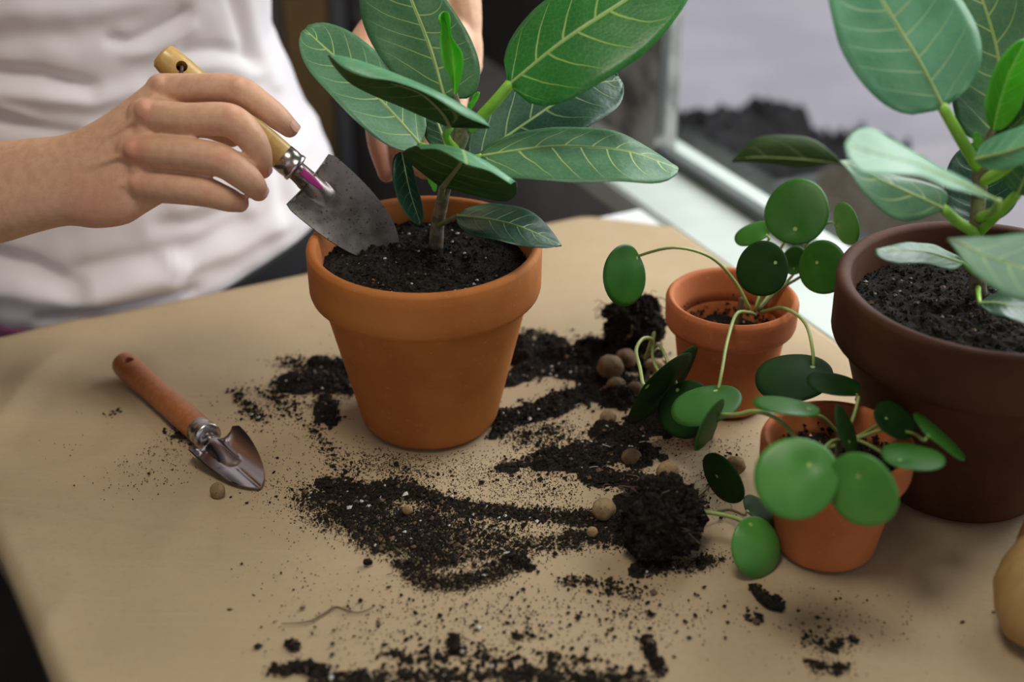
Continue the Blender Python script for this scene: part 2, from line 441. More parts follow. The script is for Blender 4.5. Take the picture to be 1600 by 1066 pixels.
# blurred uprights at the back of the room
def upright(name, px0, px1, D, mat, label):
    p0, p1 = W(px0, 250, D), W(px1, 250, D); c = (p0 + p1) / 2
    w = (p1 - p0).length
    o = MB().box((c.x, c.y, (FLOOR_Z + CEIL_Z) / 2), w, .05, CEIL_Z - FLOOR_Z).build(name, M[mat], smooth=False, origin=(c.x, c.y, FLOOR_Z))
    return tag(o, label, kind='structure')
upright('trim_2', 466, 528, 2.2, 'brown_trim', 'brown door casing at the back of the room')
upright('trim_3', 530, 556, 2.26, 'blue_trim', 'slate blue panel edge beside the brown casing')
upright('trim_4', 446, 464, 2.23, 'rose_trim', 'narrow dusky strip beside the brown casing')
# outdoors
g = MB().box(AB(4.4, .5, -1.2), 8.3, 12, .1, AX).build('ground_outside', M['ground'], smooth=False, origin=AB(4.4, .5, -1.25))
tag(g, kind='structure')
sh = MB()
def shrub_ball(px, py, D, r, sc=1.0):
    c = W(px, py, D); c = Vector((c.x, c.y, c.z))
    sh.ball(c, r, 40, 26, fn=lambda d: 1 + .32 * noise.noise(d * 4 + c * 9) + .22 * noise.noise(d * 11 + c * 5) + .12 * noise.noise(d * 24))
for a in ((1060, 300, 2.35, .12), (1100, 296, 2.35, .12), (1140, 285, 2.35, .10), (1192, 258, 2.4, .095), (1215, 310, 2.4, .11), (1240, 330, 2.4, .11), (1300, 345, 2.4, .13), (1335, 380, 2.4, .16), (1050, 380, 2.35, .16), (1150, 420, 2.4, .18),
          (1260, 440, 2.4, .18), (1100, 560, 2.5, .22), (1220, 580, 2.5, .22), (1160, 700, 2.55, .25)):
    shrub_ball(*a)
tag(sh.build('shrub', M['shrub'], origin=(W(1170, 400, 2.4).x, W(1170, 400, 2.4).y, -1.15)), 'dark ragged low shrub outside the window', 'shrub')

# ------------------------------------------------------------------ table and kraft paper
TA0, TA1, TB0, TB1 = -0.695, -0.002, -1.05, 0.092
tbl = empty('table', AB((TA0 + TA1) / 2, (TB0 + TB1) / 2, FLOOR_Z), 'white topped work table under brown kraft paper beside the window', 'table')
slab('tabletop', TA0, TA1, TB0, TB1, -.032, -.0045, 'white_lam', parent=tbl, bev=.003)
slab('apron', TA0 + .03, TA0 + .05, TB0 + .05, TB1 - .05, -.11, -.032, 'dark_wood', parent=tbl)
slab('apron', TA0 + .03, TA1 - .03, TB1 - .05, TB1 - .03, -.11, -.032, 'dark_wood', parent=tbl)
for a in (TA0 + .03, TA1 - .08):
    for b in (TB0 + .03, TB1 - .08):
        slab('leg', a, a + .05, b, b + .05, FLOOR_Z, -.032, 'dark_wood', parent=tbl)

def paper_h(a, b):
    p = Vector((a, b, 0))
    e = max(0.0, min(1.0, (-a - .50) / .2))               # more creased toward the left edge
    h = -.0008 + .0006 * noise.noise(p * 9)
    r = 1 - abs(noise.noise(p * 7 + Vector((3.1, 1.7, 0)))) * 5
    h += e * (.008 * max(0, r) * .6 + .009 * noise.noise(p * 8))
    r2 = 1 - abs(noise.noise(p * 3.3 + Vector((9.1, 4.7, 0)))) * 14
    h += .0010 * max(0, r2) * (.3 + e)
    r3 = 1 - abs((b + .19 + (a + .70) * .9)) / .012
    h += .005 * max(0, r3) * e
    return h
pm = MB(); NA, NB = 190, 240
ARC = [(math.sin(q), 1 - math.cos(q)) for q in np.radians([90, 78, 64, 50, 36, 22, 10])]
RC = .013
avals = np.concatenate([[-.7145 - RC], [-.7145 - RC * x for x, y in ARC], np.linspace(-.714, .0, NA)])
drop = {0: -.030}
for k_, (x_, y_) in enumerate(ARC): drop[k_ + 1] = -RC * y_
bvals = np.linspace(TB0 - .01, TB1 + .008, NB)
top = []; bot = []
for i, a_in in enumerate(avals):
    for b in bvals:
        a = a_in
        # cut-off corner at the back right, slightly wavy free edges
        bb = min(b, TB1 + .008 - max(0.0, (a + .075)) * .95 + .0015 * math.sin(a * 40))
        h = paper_h(a, bb)
        if bb > TB1 - .01: h -= (bb - TB1 + .01) ** 2 * 12
        a = a + (-.150 - b) * .080 * (-a / .7145)
        z = h + drop.get(i, 0.0)
        if i < 3: z += .003 * noise.noise(Vector((a, b * 8, 1)))
        top.append(AB(a + (0.004 * noise.noise(Vector((0, b * 6, 5))) if i < 3 else 0), bb, z)); bot.append(top[-1] - Vector((.0004 if i < 5 else 0, 0, .0006)))
na, nb = len(avals), NB
ff = []
for i in range(na - 1):
    for j in range(nb - 1):
        q = (i * nb + j, (i + 1) * nb + j, (i + 1) * nb + j + 1, i * nb + j + 1); ff.append(q); ff.append(tuple(k + na * nb for k in reversed(q)))
for j in range(nb - 1):
    k = na * nb; ff.append((j, j + 1, j + 1 + k, j + k)); e = (na - 1) * nb; ff.append((e + j + 1, e + j, e + j + k, e + j + 1 + k))
for i in range(na - 1):
    k = na * nb; ff.append((i * nb, i * nb + k, (i + 1) * nb + k, (i + 1) * nb)); e = nb - 1; ff.append((i * nb + e, (i + 1) * nb + e, (i + 1) * nb + e + k, i * nb + e + k))
pm.add(top + bot, ff)
tag(pm.build('kraft_paper', M['paper'], origin=AB(-.35, -.45, 0)), 'brown kraft paper sheet covering the table top', 'paper')

# ------------------------------------------------------------------ pots
def pot(parent, c, R, h, rb, mat, rim_h, lip=.004, wall=.0075, ov=.006):
    """tapered clay pot: body plus thick collar"""
    c = Vector(c); zr = h - rim_h
    rbt = R - ov                                   # body radius where the collar starts
    def rr(z): return rb + (rbt - ov * .6 - rb) * (z / zr)
    body = [(.010, .004), (rb * .5, .003), (rb - .006, .001), (rb - .002, .0016), (rb, .004)]
    body += [(rr(z), z) for z in np.linspace(.008, zr + .004, 12)]
    body += [(rr(zr) - wall * .5, zr + .006), (rr(zr) - wall, zr)] + [(rr(z) - wall, z) for z in np.linspace(zr - .004, .012, 6)] + [(.010, .011)]
    b = MB().lathe(body, c, close=True).build('flowerpot', mat, parent)
    ri = R - wall - .001
    rim = [(rr(zr) - .002, zr - .001), (R - .0045, zr - .0008), (R - .0018, zr + .0012), (R - .0008, zr + .0045)]
    rim += [(R - .0008 + .0006 * t, zr + .0045 + (h - zr - .0085) * t) for t in (.25, .5, .75, 1)]
    rim += [(R - .0008, h - .0022), (R - .0025, h - .0006), (R - wall * .5, h), (ri + .0012, h - .0012), (ri, h - .0035)]
    rim += [(ri - (ri - rr(zr) + wall) * t, h - .0035 - (h - .0035 - zr) * t) for t in (.3, .6, 1)]
    MB().lathe(rim, c, close=True).build('rim', mat, b)
    return b
def soil_surface(parent, c, r, z, amp=.004, seed=0, mound=.004, name='potting_soil', mat=None, tilt=0.0, crumbs=500, cs=(.0005, .0022)):
    c = Vector(c); mb = MB(); n, sg = 26, 56; vv = [c + Vector((0, 0, z + mound))]; rg = random.Random(seed)
    for i in range(1, n + 1):
        for k in range(sg):
            a = 2 * math.pi * k / sg; q = r * i / n
            p = Vector((q * math.cos(a), q * math.sin(a), 0))
            hh = amp * (noise.noise(p * 60 + Vector((seed, 0, 0))) + .7 * noise.noise(p * 160) + .5 * noise.noise(p * 420)) + mound * (1 - (i / n) ** 2) + tilt * p.x
            vv.append(c + p + Vector((0, 0, z + hh - (.004 if i == n else 0))))
    ff = [(0, 1 + k, 1 + (k + 1) % sg) for k in range(sg)]
    for i in range(n - 1):
        for k in range(sg):
            ff.append((1 + i * sg + k, 1 + (i + 1) * sg + k, 1 + (i + 1) * sg + (k + 1) % sg, 1 + i * sg + (k + 1) % sg))
    mb.add(vv, ff)
    for _ in range(crumbs):
        q = r * .97 * math.sqrt(rg.random()); a = rg.random() * 6.283
        p = Vector((q * math.cos(a), q * math.sin(a), 0))
        hh = amp * (noise.noise(p * 60 + Vector((seed, 0, 0))) + .7 * noise.noise(p * 160)) + mound * (1 - (q / r) ** 2) + tilt * p.x
        crumb(mb, c + p + Vector((0, 0, z + hh + .0005)), rg.uniform(*cs) * (2 if rg.random() < .06 else 1), rg, 0 if rg.random() < .93 else (1 if rg.random() < .75 else 2))
    o = mb.build(name, [M['soil'], M['crumb_lt'], M['perlite']], parent, smooth=False); o['kind'] = 'stuff'
    return o
def wall_crumbs(parent, c, z0, z1, r0, r1, n, seed):
    rg = random.Random(seed); mb = MB()
    for _ in range(n):
        f = abs(rg.gauss(0, .45)); f = min(f, 1); a = rg.random() * 6.283
        if noise.noise(Vector((math.cos(a) * 2, math.sin(a) * 2, f * 3))) < -.05: continue
        q = r0 + (r1 - r0) * f
        crumb(mb, Vector(c) + Vector((q * math.cos(a), q * math.sin(a), z0 + (z1 - z0) * f)), rg.uniform(.0006, .0018), rg, 0, 1)
    o = mb.build('stuck_soil', M['crumb'], parent, smooth=False); o['kind'] = 'stuff'; return o
OCT = [(1, 0, 0), (-1, 0, 0), (0, 1, 0), (0, -1, 0), (0, 0, 1), (0, 0, -1)]
OCF = [(0, 2, 4), (2, 1, 4), (1, 3, 4), (3, 0, 4), (2, 0, 5), (1, 2, 5), (3, 1, 5), (0, 3, 5)]
def crumb(mb, p, s, rg, m=0, flat=.75):
    a = rg.random() * 6.283; ca, sa = math.cos(a), math.sin(a); vv = []
    ex = rg.uniform(.7, 1.6)
    for (x, y, z) in OCT:
        k = s * rg.uniform(.65, 1.35)
        x *= ex
        vv.append((p[0] + k * (x * ca - y * sa), p[1] + k * (x * sa + y * ca), p[2] + k * z * flat))
    mb.add(vv, OCF, m)
def tiny(mb, p, s, rg, m=0):
    a = rg.random() * 6.283; vv = [(p[0] + s * math.cos(a + t) * rg.uniform(.5, 1.4), p[1] + s * math.sin(a + t) * rg.uniform(.5, 1.4), p[2] - .0002) for t in (0, 2.1, 4.2)]
    vv.append((p[0], p[1], p[2] + s * rg.uniform(.5, 1.0)))
    mb.add(vv, [(0, 1, 3), (1, 2, 3), (2, 0, 3)], m)

# ------------------------------------------------------------------ leaf builders
def grid_leaf(name, G, parent, mats, face=1, ref=None, th=.0007, midrib=None, mr=(.0013, .0004)):
    G = np.array(G); nu, nv = G.shape[0], G.shape[1]
    du = np.gradient(G, axis=0); dv = np.gradient(G, axis=1)
    n = np.cross(du, dv); ln = np.linalg.norm(n, axis=2, keepdims=True); n = n / np.maximum(ln, 1e-12)
    for i in range(nu):
        if ln[i].max() < 1e-12: n[i] = n[1 if i == 0 else nu - 2]
    cam = np.array(CAM); mid = G[nu // 2, nv // 2]
    # decide over the whole leaf which side faces the camera
    s = np.sum(np.sum(n * (cam - G), axis=2) * np.minimum(ln[..., 0], 1))
    if ref:
        ri, rj = int(ref[0] * (nu - 1)), int(ref[1] * (nv - 1)); s = np.sum(n[ri, rj] * (cam - G[ri, rj]))
    if s * face < 0: n = -n; flip = True
    else: flip = False
    th_map = th * np.ones((nu, nv, 1)); th_map[:, 0] *= .35; th_map[:, -1] *= .35
    top = (G + n * th_map * .5).reshape(-1, 3); bot = (G - n * th_map * .5).reshape(-1, 3); N = nu * nv
    uv = [(i / (nu - 1) * .98 + .01, j / (nv - 1) * .98 + .01) for i in range(nu) for j in range(nv)]
    ff = []; mm = []
    for i in range(nu - 1):
        for j in range(nv - 1):
            q = (i * nv + j, (i + 1) * nv + j, (i + 1) * nv + j + 1, i * nv + j + 1)
            if flip: q = q[::-1]
            ff.append(q); mm.append(0); ff.append(tuple(k + N for k in q[::-1])); mm.append(1)
    rim = [i * nv for i in range(nu)] + [(nu - 1) * nv + j for j in range(1, nv)] + [i * nv + nv - 1 for i in range(nu - 2, -1, -1)] + [j for j in range(nv - 2, 0, -1)]
    for k in range(len(rim)):
        a, b = rim[k], rim[(k + 1) % len(rim)]
        q = (a, b, b + N, a + N); ff.append(q[::-1] if not flip else q); mm.append(0)
    mb = MB(); mb.add([tuple(p) for p in top] + [tuple(p) for p in bot], ff, mm, uv + uv)
    o = mb.build(name, mats, parent)
    if midrib:
        c = nv // 2
        # rib stands proud on the under side and shows on both faces
        P = [Vector(G[i, c]) for i in range(0, nu - 1, 2)]
        MB().tube(P, [mr[0], mr[0] * .8, mr[0] * .5, mr[1]], sides=7).build('midrib', midrib, o)
    return o
def prof_fig(u, a=.92, e=.58):
    w = u ** a; return max(.02, (1 - abs(2 * w - 1) ** 2.3)) ** e
def leaf(parent, mids, L, R, mats, face=1, camber=.0, um=.5, a=.92, e=.58, nu=29, nv=15, wave=.0012, midrib='midrib', mr=(.0014, .0004), tw=0.0, name='leaf'):
    C = spline(Ws(mids), nu); m0 = spline(Ws(mids), 201)[int(um * 200)]
    vl, vr = W(*L) - m0, W(*R) - m0; rows = []
    axis = (C[-1] - C[0]).normalized(); nn = (vr - vl).cross(axis).normalized()
    for i, c in enumerate(C):
        u = i / (nu - 1); p = prof_fig(u, a, e); row = []
        for j in range(nv):
            v = 2 * j / (nv - 1) - 1
            off = (vr * v if v > 0 else vl * -v) * p
            q = c + off + nn * (camber * (v * v) * p) + nn * wave * noise.noise(Vector((u * 3.5, v * 1.8, mids[0][0] * .1))) * abs(v) * 2
            # slight quilting between lateral veins
            q += nn * .0005 * math.sin((u - .2 * abs(v)) * 7 * 6.283) * abs(v) * (1 - abs(v)) * 3
            row.append(tuple(q))
        rows.append(row)
    return grid_leaf(name, rows, parent, [M[k] for k in mats], face, midrib=M[midrib] if midrib else None, mr=mr)
def rows_leaf(parent, rows, mats, face=1, ref=None, nu=33, nv=15, midrib='midrib', mr=(.0013, .0004), name='leaf'):
    R3 = [Ws(r) for r in rows]; k = len(R3[0])
    fine = [spline(r, nv) for r in R3]
    cols = [spline([fine[i][j] for i in range(len(fine))], nu) for j in range(nv)]
    G = [[tuple(cols[j][i]) for j in range(nv)] for i in range(nu)]
    return grid_leaf(name, G, parent, [M[q] for q in mats], face, ref, midrib=M[midrib] if midrib else None, mr=mr)
def petiole(parent_leaf, pts, r=(.0022, .003), mat='petiole', name='petiole'):
    return MB().tube(Ws(pts), list(r), sides=10).build(name, M[mat], parent_leaf)

# ------------------------------------------------------------------ main potted fig
PC = Vector((-.067, .984, 0))
fig = empty('potted_fig', PC, 'large-leaved fig in the bright orange clay pot being planted by the hand', 'potted plant')
pot(fig, PC, .0905, .158, .054, M['terra'], .040)
soil_surface(fig, PC, .0815, .139, .0032, 3, .005, crumbs=1500, cs=(.0004, .0016))
MB().tube(Ws([(681, 385, 1.108), (684, 350, 1.095), (691, 315, 1.08), (697, 288, 1.07), (708, 250, 1.06), (720, 212, 1.047), (717, 178, 1.037), (711, 146, 1.03)]),
          [.0058, .0052, .0048, .0046, .0046, .0060, .0036, .0018], sides=14).build('stem', M['bark'], fig)
A, B_, C_, D_ = 'fig_top', 'fig_dark', 'fig_bright', 'fig_under'
l = leaf(fig, [(657, 226, 1.07), (596, 158, 1.072), (533, 98, 1.085), (476, 46, 1.10)], (523, 166, 1.045), (594, 92, 1.10), (A, D_), 1, .004, a=.85, e=.5)
petiole(l, [(657, 226, 1.07), (690, 238, 1.062), (712, 238, 1.056)])
l = leaf(fig, [(694, 150, 1.075), (676, 84, 1.08), (660, 40, 1.085), (640, -10, 1.09), (620, -70, 1.10)], (573, 44, 1.105), (742, 70, 1.075), (A, D_), 1, .005, a=.88, e=.52)
petiole(l, [(694, 150, 1.075), (704, 180, 1.062), (716, 205, 1.05)])
l = leaf(fig, [(797, 131, 1.02), (880, 64, 1.01), (978, 0, 1.01), (1085, -75, 1.02)], (972, 104, .985), (886, -28, 1.03), (C_, D_), 1, .003, a=.85, e=.5)
petiole(l, [(797, 131, 1.02), (770, 163, 1.03), (735, 200, 1.047)], (.0040, .0048))
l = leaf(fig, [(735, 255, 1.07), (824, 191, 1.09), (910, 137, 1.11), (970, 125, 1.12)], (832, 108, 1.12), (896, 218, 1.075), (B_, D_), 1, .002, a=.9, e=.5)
petiole(l, [(735, 255, 1.07), (722, 258, 1.064), (710, 255, 1.06)])
l = leaf(fig, [(752, 244, 1.05), (850, 230, 1.04), (925, 230, 1.035), (990, 238, 1.03), (1060, 264, 1.03)], (912, 204, 1.055), (905, 288, 1.005), (A, D_), 1, .002, a=.9, e=.48)
petiole(l, [(752, 244, 1.05), (730, 250, 1.055), (710, 252, 1.06)])
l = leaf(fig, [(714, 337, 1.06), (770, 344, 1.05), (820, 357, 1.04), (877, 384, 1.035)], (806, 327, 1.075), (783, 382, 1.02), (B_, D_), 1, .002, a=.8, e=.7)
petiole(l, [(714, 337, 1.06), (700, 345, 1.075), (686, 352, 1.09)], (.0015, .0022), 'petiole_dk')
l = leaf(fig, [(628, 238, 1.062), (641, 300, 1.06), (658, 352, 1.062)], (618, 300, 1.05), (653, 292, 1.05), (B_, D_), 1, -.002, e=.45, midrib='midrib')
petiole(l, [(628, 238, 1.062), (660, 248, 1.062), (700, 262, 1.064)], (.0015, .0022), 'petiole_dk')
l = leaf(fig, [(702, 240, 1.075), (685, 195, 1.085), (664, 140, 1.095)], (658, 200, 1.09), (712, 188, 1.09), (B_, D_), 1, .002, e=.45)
petiole(l, [(702, 240, 1.075), (708, 248, 1.068), (710, 252, 1.06)])
# the two leaves seen from below with their upper edge rolled over towards the viewer
l = rows_leaf(fig, [
    [(701, 200, 1.0), (703, 199, 1.0), (704, 199, 1.0), (705, 199, .999), (706, 199, .998), (707, 200, .997)],
    [(682, 191, 1.018), (690, 187, 1.008), (698, 183, 1.0), (730, 181, .992), (752, 186, .986), (766, 200, .978)],
    [(655, 180, 1.022), (668, 174, 1.01), (680, 163, 1.0), (708, 158, .990), (722, 166, .983), (726, 182, .976)],
    [(622, 165, 1.022), (638, 156, 1.01), (652, 142, .998), (668, 137, .986), (677, 143, .979), (672, 149, .973)],
    [(585, 150, 1.02), (596, 141, 1.008), (606, 130, .996), (617, 116, .984), (622, 120, .977), (618, 128, .972)],
    [(547, 130, 1.012), (558, 121, 1.002), (566, 112, .992), (573, 99, .983), (577, 106, .977), (572, 121, .973)],
    [(522, 104, 1.0), (528, 101, .994), (533, 96, .988), (538, 89, .983), (541, 95, .979), (538, 107, .976)],
    [(512, 86, .99), (513, 86, .988), (514, 86, .986), (515, 86, .984), (516, 87, .983), (516, 88, .982)]], ('fig_pale', D_), -1, (.5, .25), nv=21, midrib=None)
MB().tube(Ws([(703, 199, .998), (696, 184, .998), (680, 165, .998), (653, 144, .996), (610, 130, .993)]), [.0016, .0013, .001, .0007, .0003], sides=7).build('midrib', M['midrib_un'], l)
petiole(l, [(703, 199, 1.0), (697, 211, 1.02), (704, 225, 1.04), (716, 234, 1.052)], (.0026, .0034), 'petiole')
l = rows_leaf(fig, [
    [(689, 293, 1.062), (690, 293, 1.061), (692, 292, 1.06), (694, 293, 1.061), (697, 294, 1.062)],
    [(655, 267, 1.05), (675, 276, 1.045), (703, 277, 1.042), (735, 294, 1.045), (778, 314, 1.05)],
    [(636, 250, 1.03), (667, 256, 1.022), (712, 266, 1.018), (760, 288, 1.022), (803, 308, 1.03)],
    [(632, 236, 1.012), (668, 238, 1.004), (719, 250, 1.0), (765, 270, 1.004), (808, 294, 1.012)],
    [(648, 228, 1.004), (684, 226, .996), (722, 234, .99), (762, 254, .995), (806, 284, 1.002)],
    [(655, 230, .998), (686, 231, .990), (728, 247, .980), (764, 264, .985), (801, 286, .996)],
    [(657, 233, .994), (687, 234, .986), (729, 257, .974), (764, 267, .980), (798, 288, .992)]], ('fig_pale', D_), -1, (.4, .5), nu=37, nv=17, midrib=None)
MB().tube(Ws([(692, 292, 1.058), (703, 277, 1.038), (712, 266, 1.014), (721, 253, .994)]), [.0026, .0022, .0018, .0014], sides=8).build('midrib', M['midrib_un'], l)
petiole(l, [(692, 292, 1.06), (690, 305, 1.072), (688, 318, 1.08)], (.002, .003), 'petiole_dk')
# new leaf still rolled, and the sheath beside it
rows_leaf(fig, [
    [(709, 152, 1.03), (711, 151, 1.03), (713, 150, 1.03)], [(707, 138, 1.028), (711, 138, 1.029), (716, 138, 1.022)],
    [(703, 119, 1.022), (711, 121, 1.028), (721, 120, 1.016)], [(692, 101, 1.016), (709, 104, 1.027), (724, 97, 1.012)],
    [(688, 78, 1.014), (707, 82, 1.026), (721, 80, 1.012)], [(687, 60, 1.014), (703, 63, 1.025), (707, 60, 1.014)],
    [(689, 44, 1.014), (700, 44, 1.022), (704, 42, 1.012)], [(685, 33, 1.008), (695, 29, 1.02), (703, 28, 1.012)],
    [(686, 24, 1.008), (694, 20, 1.016), (701, 20, 1.012)], [(692, 18, 1.012), (694, 18, 1.012), (696, 18, 1.012)]], ('fig_bud', 'fig_bud'), 1, nu=33, nv=11, midrib='petiole', mr=(.0008, .0003), name='young_leaf')
leaf(fig, [(733, 172, 1.038), (740, 160, 1.036), (749, 144, 1.034)], (736, 158, 1.036), (743, 163, 1.034), ('fig_bud', 'fig_bud'), 1, .001, nu=13, nv=7, midrib=None, name='bud_sheath')
leaf(fig, [(680, 300, 1.075), (676, 288, 1.074), (668, 276, 1.073)], (672, 290, 1.075), (681, 286, 1.075), ('fig_bud', 'fig_bud'), 1, .001, nu=13, nv=7, midrib=None, name='bud_sheath')

# ------------------------------------------------------------------ fig in the brown pot by the window
BC = Vector((.340, .897, 0))
fig2 = empty('potted_fig', BC, 'large-leaved fig in the big dark brown clay pot by the window', 'potted plant')
pot(fig2, BC, .1085, .167, .063, M['terra_dark'], .047, wall=.010)
soil_surface(fig2, BC, .0965, .143, .0036, 8, .004, crumbs=2000, cs=(.0004, .0018))
MB().tube(Ws([(1528, 460, 1.02), (1527, 420, 1.012), (1525, 372, .998), (1529, 310, .983), (1534, 258, .968), (1541, 228, .962), (1552, 203, .953)]), [.0066, .0056, .0052, .005, .0062, .004, .0026], sides=14).build('stem', M['bark'], fig2)
P_ = 'fig_pale'
l = leaf(fig2, [(1473, 167, .93), (1439, 101, .92), (1405, 45, .915), (1372, -10, .91), (1318, -100, .91)], (1314, 90, .905), (1497, 4, .935), (P_, D_), 1, .004, a=.85, e=.5)
petiole(l, [(1472, 166, .93), (1500, 215, .945), (1529, 262, .968)], (.0036, .0044))
l = leaf(fig2, [(1547, 222, .965), (1560, 150, .975), (1560, 90, .98), (1542, 20, .98), (1515, -50, .985)], (1481, 96, .98), (1628, 70, .97), (A, D_), 1, .003, a=.9, e=.5)
petiole(l, [(1547, 222, .965), (1544, 228, .963), (1538, 240, .964)])
leaf(fig2, [(1552, 204, .952), (1562, 160, .947), (1578, 112, .942), (1602, 62, .94)], (1549, 126, .94), (1606, 142, .93), ('fig_bud', 'fig_bud'), 1, .006, nu=25, nv=11, midrib='petiole', mr=(.0009, .0003), name='young_leaf')
leaf(fig2, [(1528, 232, .955), (1525, 220, .954), (1522, 206, .953)], (1519, 222, .955), (1534, 218, .955), ('fig_bud', 'fig_bud'), 1, .001, nu=13, nv=7, midrib=None, name='bud_sheath')
l = leaf(fig2, [(1556, 226, .958), (1592, 190, .95), (1640, 150, .935), (1690, 110, .925)], (1600, 128, .95), (1660, 215, .93), (A, D_), 1, .003)
petiole(l, [(1556, 226, .958), (1548, 234, .96), (1538, 245, .965)])
l = leaf(fig2, [(1524, 249, .925), (1570, 238, .905), (1640, 216, .89), (1700, 205, .885)], (1605, 200, .915), (1615, 260, .90), (P_, D_), 1, .004)
petiole(l, [(1600, 240, .93), (1565, 268, .95), (1536, 282, .972)], (.0035, .0042))
l = rows_leaf(fig2, [
    [(1474, 329, .935), (1475, 328, .935), (1475, 327, .935), (1476, 326, .935), (1477, 326, .935)],
    [(1430, 345, .925), (1440, 336, .925), (1450, 315, .93), (1464, 306, .935), (1479, 300, .94)],
    [(1392, 340, .915), (1400, 322, .92), (1408, 296, .925), (1422, 288, .932), (1440, 283, .94)],
    [(1350, 303, .905), (1356, 292, .91), (1365, 277, .918), (1374, 273, .925), (1388, 272, .935)],
    [(1322, 262, .905), (1322, 261, .907), (1322, 258, .910), (1322, 254, .912), (1322, 250, .915)],
    [(1276, 220, .905), (1274, 234, .902), (1270, 250, .905), (1268, 256, .91), (1264, 262, .916)],
    [(1226, 211, .905), (1220, 226, .90), (1212, 246, .903), (1210, 251, .908), (1207, 257, .914)],
    [(1178, 217, .908), (1174, 230, .905), (1170, 246, .907), (1168, 250, .91), (1167, 253, .914)],
    [(1147, 248, .915), (1146, 250, .915), (1145, 251, .915), (1144, 253, .915), (1143, 254, .915)]], (A, D_), 1, (.25, .4), midrib='midrib')
petiole(l, [(1475, 327, .935), (1498, 348, .965), (1526, 366, .995)], (.0034, .004))
l = rows_leaf(fig2, [
    [(1560, 316, .88), (1560, 315, .88), (1560, 314, .88)], [(1514, 302, .85), (1514, 292, .855), (1514, 284, .86)],
    [(1477, 293, .83), (1475, 276, .84), (1473, 262, .85)], [(1439, 276, .815), (1437, 258, .83), (1439, 243, .84)],
    [(1390, 274, .80), (1393, 246, .815), (1398, 220, .83)], [(1349, 273, .79), (1352, 236, .805), (1362, 200, .82)],
    [(1328, 252, .79), (1332, 228, .80), (1336, 204, .81)], [(1321, 230, .795), (1321, 226, .797), (1322, 222, .80)]], (P_, D_), 1)
petiole(l, [(1560, 315, .88), (1552, 330, .93), (1530, 340, .985)], (.0022, .0034))
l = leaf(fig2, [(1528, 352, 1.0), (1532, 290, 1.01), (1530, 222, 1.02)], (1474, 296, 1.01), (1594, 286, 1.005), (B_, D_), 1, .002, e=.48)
petiole(l, [(1528, 352, 1.0), (1527, 358, .998), (1526, 364, .996)])
l = leaf(fig2, [(1590, 303, .95), (1604, 270, .94), (1630, 215, .925), (1660, 160, .92)], (1578, 225, .94), (1672, 262, .92), (A, D_), 1, .003)
petiole(l, [(1590, 303, .95), (1560, 333, .968), (1530, 362, .995)], (.0034, .004))
l = rows_leaf(fig2, [
    [(1481, 376, .865), (1481, 375, .866), (1481, 373, .868)], [(1493, 391, .858), (1500, 380, .864), (1511, 370, .872)],
    [(1515, 421, .848), (1530, 396, .858), (1552, 369, .872)], [(1552, 450, .838), (1575, 412, .852), (1600, 364, .872)],
    [(1600, 471, .83), (1625, 425, .846), (1660, 370, .868)], [(1670, 462, .83), (1685, 430, .842), (1702, 398, .858)], [(1728, 440, .835), (1729, 437, .836), (1730, 434, .838)]], (A, D_), 1)
petiole(l, [(1728, 437, .836), (1690, 425, .90), (1600, 420, .97), (1530, 430, 1.012)], (.002, .003))
l = leaf(fig2, [(1503, 411, .985), (1440, 394, .968), (1367, 393, .955)], (1436, 414, .945), (1438, 381, .985), (A, D_), 1, .001, e=.5)
petiole(l, [(1503, 411, .985), (1515, 422, 1.0), (1527, 430, 1.012)], (.0014, .0022))
l = leaf(fig2, [(1531, 474, .965), (1570, 476, .945), (1640, 500, .925)], (1592, 458, .955), (1575, 500, .925), (B_, D_), 1, .001)
petiole(l, [(1531, 474, .965), (1529, 462, .99), (1528, 450, 1.012)], (.0014, .0022))

